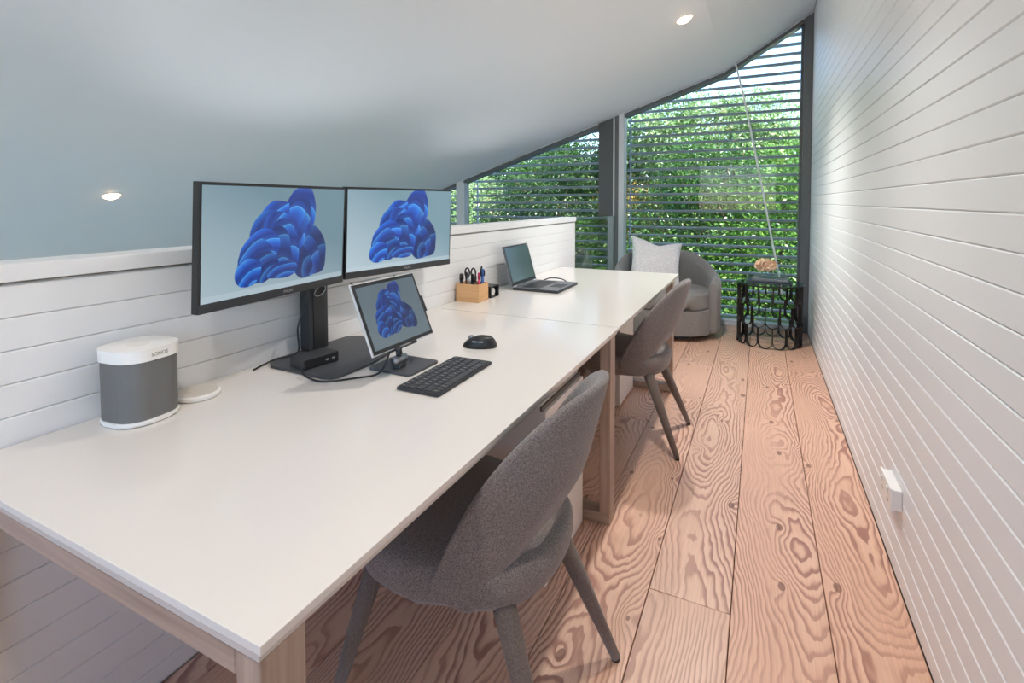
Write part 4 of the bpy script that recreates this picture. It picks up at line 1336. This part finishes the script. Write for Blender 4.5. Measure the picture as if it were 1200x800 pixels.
def leafy(name, label, cat, base, crowns, n_leaves, size, mat, seed, trunk=True, droop=0.2, group=None):
    rg = random.Random(seed)
    t = thing(name, label, cat, base, 0, group)
    B = Vector(base)
    verts, faces, hues = [], [], []
    size *= 0.66
    n_leaves = int(n_leaves * 2.0)
    tot = sum((c[3] * c[4] * c[5]) ** 0.67 for c in crowns)
    for (cx, cy, cz, rx, ry, rz) in crowns:
        cnt = int(n_leaves * (rx * ry * rz) ** 0.67 / tot)
        n_cl = max(6, cnt // 40)
        for _ in range(n_cl):
            d = Vector((rg.gauss(0, 1), rg.gauss(0, 1) - 0.35, rg.gauss(0, 1))).normalized()
            rr = rg.uniform(0.62, 1.0)
            cc = Vector((cx + d.x * rx * rr, cy + d.y * ry * rr, cz + d.z * rz * rr)) - B
            ch = rg.random()
            cr = rg.uniform(0.07, 0.17)
            for _k in range(40):
                p = cc + Vector((rg.gauss(0, cr), rg.gauss(0, cr), rg.gauss(0, cr * 0.55)))
                out = (d * 0.7 + Vector((rg.gauss(0, 0.6), rg.gauss(0, 0.6), rg.gauss(0, 0.45) - droop))).normalized()
                nrm = (Vector((0, -0.25, 0.8)) + Vector((rg.gauss(0, 0.45), rg.gauss(0, 0.45), rg.gauss(0, 0.3)))).normalized()
                sd = out.cross(nrm)
                if sd.length < 1e-3: continue
                sd.normalize()
                up = sd.cross(out)
                L = size * rg.uniform(0.65, 1.25)
                w = L * rg.uniform(0.20, 0.30)
                k = len(verts)
                verts += [p, p + out * L * 0.45 + sd * w + up * w * 0.25, p + out * L, p + out * L * 0.45 - sd * w + up * w * 0.25]
                faces += [(k, k + 1, k + 2), (k, k + 2, k + 3)]
                h = min(1, max(0, 0.55 * ch + 0.45 * rg.random()))
                hues += [h] * 4
    me = bpy.data.meshes.new('foliage')
    me.from_pydata(verts, [], faces)
    at = me.attributes.new('hue', 'FLOAT', 'POINT')
    at.data.foreach_set('value', hues)
    me.materials.append(M[mat])
    fo = bpy.data.objects.new('foliage', me)
    COL.objects.link(fo)
    fo.parent = t
    tag(fo, kind='stuff')
    bm = bmesh.new()
    top = Vector(crowns[0][:3]) - B
    tube(bm, spline([(0, 0, -0.02), (top.x * 0.2 + 0.05, top.y * 0.2, top.z * 0.4), (top.x * 0.8, top.y * 0.8, top.z * 0.85), tuple(top)], 5), [0.10 * (1 - 0.75 * i / 15) for i in range(16)], 8)
    link('trunk', bm, M['bark'], t, smooth=True)
    for c in crowns[1:] + crowns[:1]:
        for _ in range(3):
            e = Vector((c[0] + rg.uniform(-0.7, 0.7) * c[3], c[1] + rg.uniform(-0.7, 0.2) * c[4], c[2] + rg.uniform(-0.3, 0.7) * c[5])) - B
            s = top * rg.uniform(0.45, 0.9)
            link('branch', tube(bmesh.new(), spline([tuple(s), tuple((s + e) * 0.5 + Vector((rg.uniform(-.1, .1), 0, 0.12))), tuple(e)], 4), [0.028 - 0.0022 * i for i in range(9)], 6), M['bark'], t, smooth=True)
    return t
ZG = ZL - 0.05
TG = 'garden trees beyond the louvres'
leafy('shrub_tree', 'bright green leafy shrub filling the tall window beside the side table', 'tree', (0.1, 7.8, ZG), [(0.2, 7.8, 0.6, 1.0, 0.8, 1.1), (-0.5, 7.7, -0.3, 0.9, 0.7, 0.9), (0.5, 7.9, 1.5, 0.7, 0.6, 0.6)], 17000, 0.085, 'leaf_a', 1, group=TG)
leafy('shrub_tree', 'mid green dense tree right behind the armchair', 'tree', (-1.2, 8.2, ZG), [(-1.0, 8.2, 0.5, 1.0, 0.8, 1.1), (-1.4, 8.1, -0.5, 0.9, 0.7, 0.8), (-0.7, 8.3, 1.6, 0.8, 0.7, 0.7)], 16000, 0.085, 'leaf_b', 2, group=TG)
leafy('shrub_tree', 'pale green feathery tree arching high behind the tall window', 'tree', (-0.9, 9.2, ZG), [(-0.9, 9.2, 2.2, 1.2, 0.8, 0.8), (-0.1, 9.3, 2.5, 0.8, 0.7, 0.6), (-1.7, 9.1, 2.6, 0.9, 0.7, 0.7), (0.4, 9.3, 1.9, 0.8, 0.7, 0.6)], 15000, 0.11, 'leaf_c', 3, droop=0.5, group=TG)
leafy('shrub_tree', 'golden leaved bush between the post and the armchair', 'tree', (-2.0, 8.9, ZG), [(-2.0, 8.9, 0.9, 0.55, 0.5, 0.8), (-2.1, 8.9, 0.1, 0.6, 0.5, 0.6)], 5000, 0.08, 'leaf_d', 4, group=TG)
leafy('shrub_tree', 'dark green tree behind the low window beyond the half wall', 'tree', (-3.6, 9.0, ZG), [(-3.4, 9.0, 1.2, 1.1, 0.9, 1.0), (-4.3, 9.1, 0.6, 1.0, 0.8, 1.0), (-2.8, 9.0, 0.3, 1.0, 0.8, 1.0), (-3.4, 9.0, -0.8, 1.3, 0.8, 0.8)], 20000, 0.09, 'leaf_e', 5, group=TG)
leafy('shrub_tree', 'tall mid green tree behind the low window, its crown near the ceiling line', 'tree', (-3.2, 10.2, ZG), [(-3.0, 10.2, 2.3, 1.4, 1.0, 0.9), (-4.2, 10.3, 1.9, 1.2, 1.0, 0.9), (-2.2, 10.3, 1.6, 1.1, 0.9, 0.9)], 16000, 0.10, 'leaf_b', 6, group=TG)
leafy('shrub_tree', 'green tree far to the left, seen past the pale window post', 'tree', (-5.6, 9.4, ZG), [(-5.6, 9.4, 0.8, 1.1, 0.9, 1.1), (-6.4, 9.5, 0.2, 1.1, 0.9, 1.1)], 9000, 0.10, 'leaf_c', 7, group=TG)
leafy('shrub_tree', 'large dark tree standing at the back of the garden', 'tree', (-1.6, 12.0, ZG), [(-1.6, 12.0, 0.4, 2.0, 1.0, 1.6), (0.6, 12.2, 0.2, 1.7, 1.0, 1.5), (-3.6, 12.2, 0.6, 1.8, 1.0, 1.6), (1.4, 12.0, 1.6, 1.2, 0.9, 0.9)], 18000, 0.14, 'leaf_e', 8, group=TG)
leafy('shrub_tree', 'tall back tree at the far side, behind the pale post', 'tree', (-6.6, 12.0, ZG), [(-6.4, 12.0, 0.8, 2.0, 1.0, 1.8), (-8.2, 12.2, 0.4, 1.6, 1.0, 1.6), (-5.2, 12.4, 2.2, 1.5, 1.0, 1.0)], 11000, 0.14, 'leaf_e', 9, group=TG)
leafy('shrub_tree', 'low bright bush under the sill behind the side table', 'tree', (0.2, 7.2, ZG), [(0.3, 7.2, -0.75, 0.9, 0.5, 0.55), (-0.8, 7.3, -0.85, 0.9, 0.5, 0.5), (0.9, 7.5, 0.1, 0.5, 0.5, 0.7)], 9000, 0.085, 'leaf_a', 10, group=TG)

HG = 'clipped hedge blocks closing the back of the garden'
for k, hx in enumerate((-9.6, -6.0, -2.4, 1.2)):
    where = ('behind the far-left back tree', 'behind the pale window post', 'behind the large dark back tree', 'behind the bright shrub by the side table')[k]
    leafy('hedge', 'tall dark green hedge ' + where, 'hedge', (hx, 14.6, ZG), [(hx, 14.6, -1.0, 2.1, 0.7, 1.7), (hx + 0.3, 14.7, 1.3, 2.1, 0.7, 1.5)], 7500, 0.34, 'leaf_e', 20 + k, group=HG)
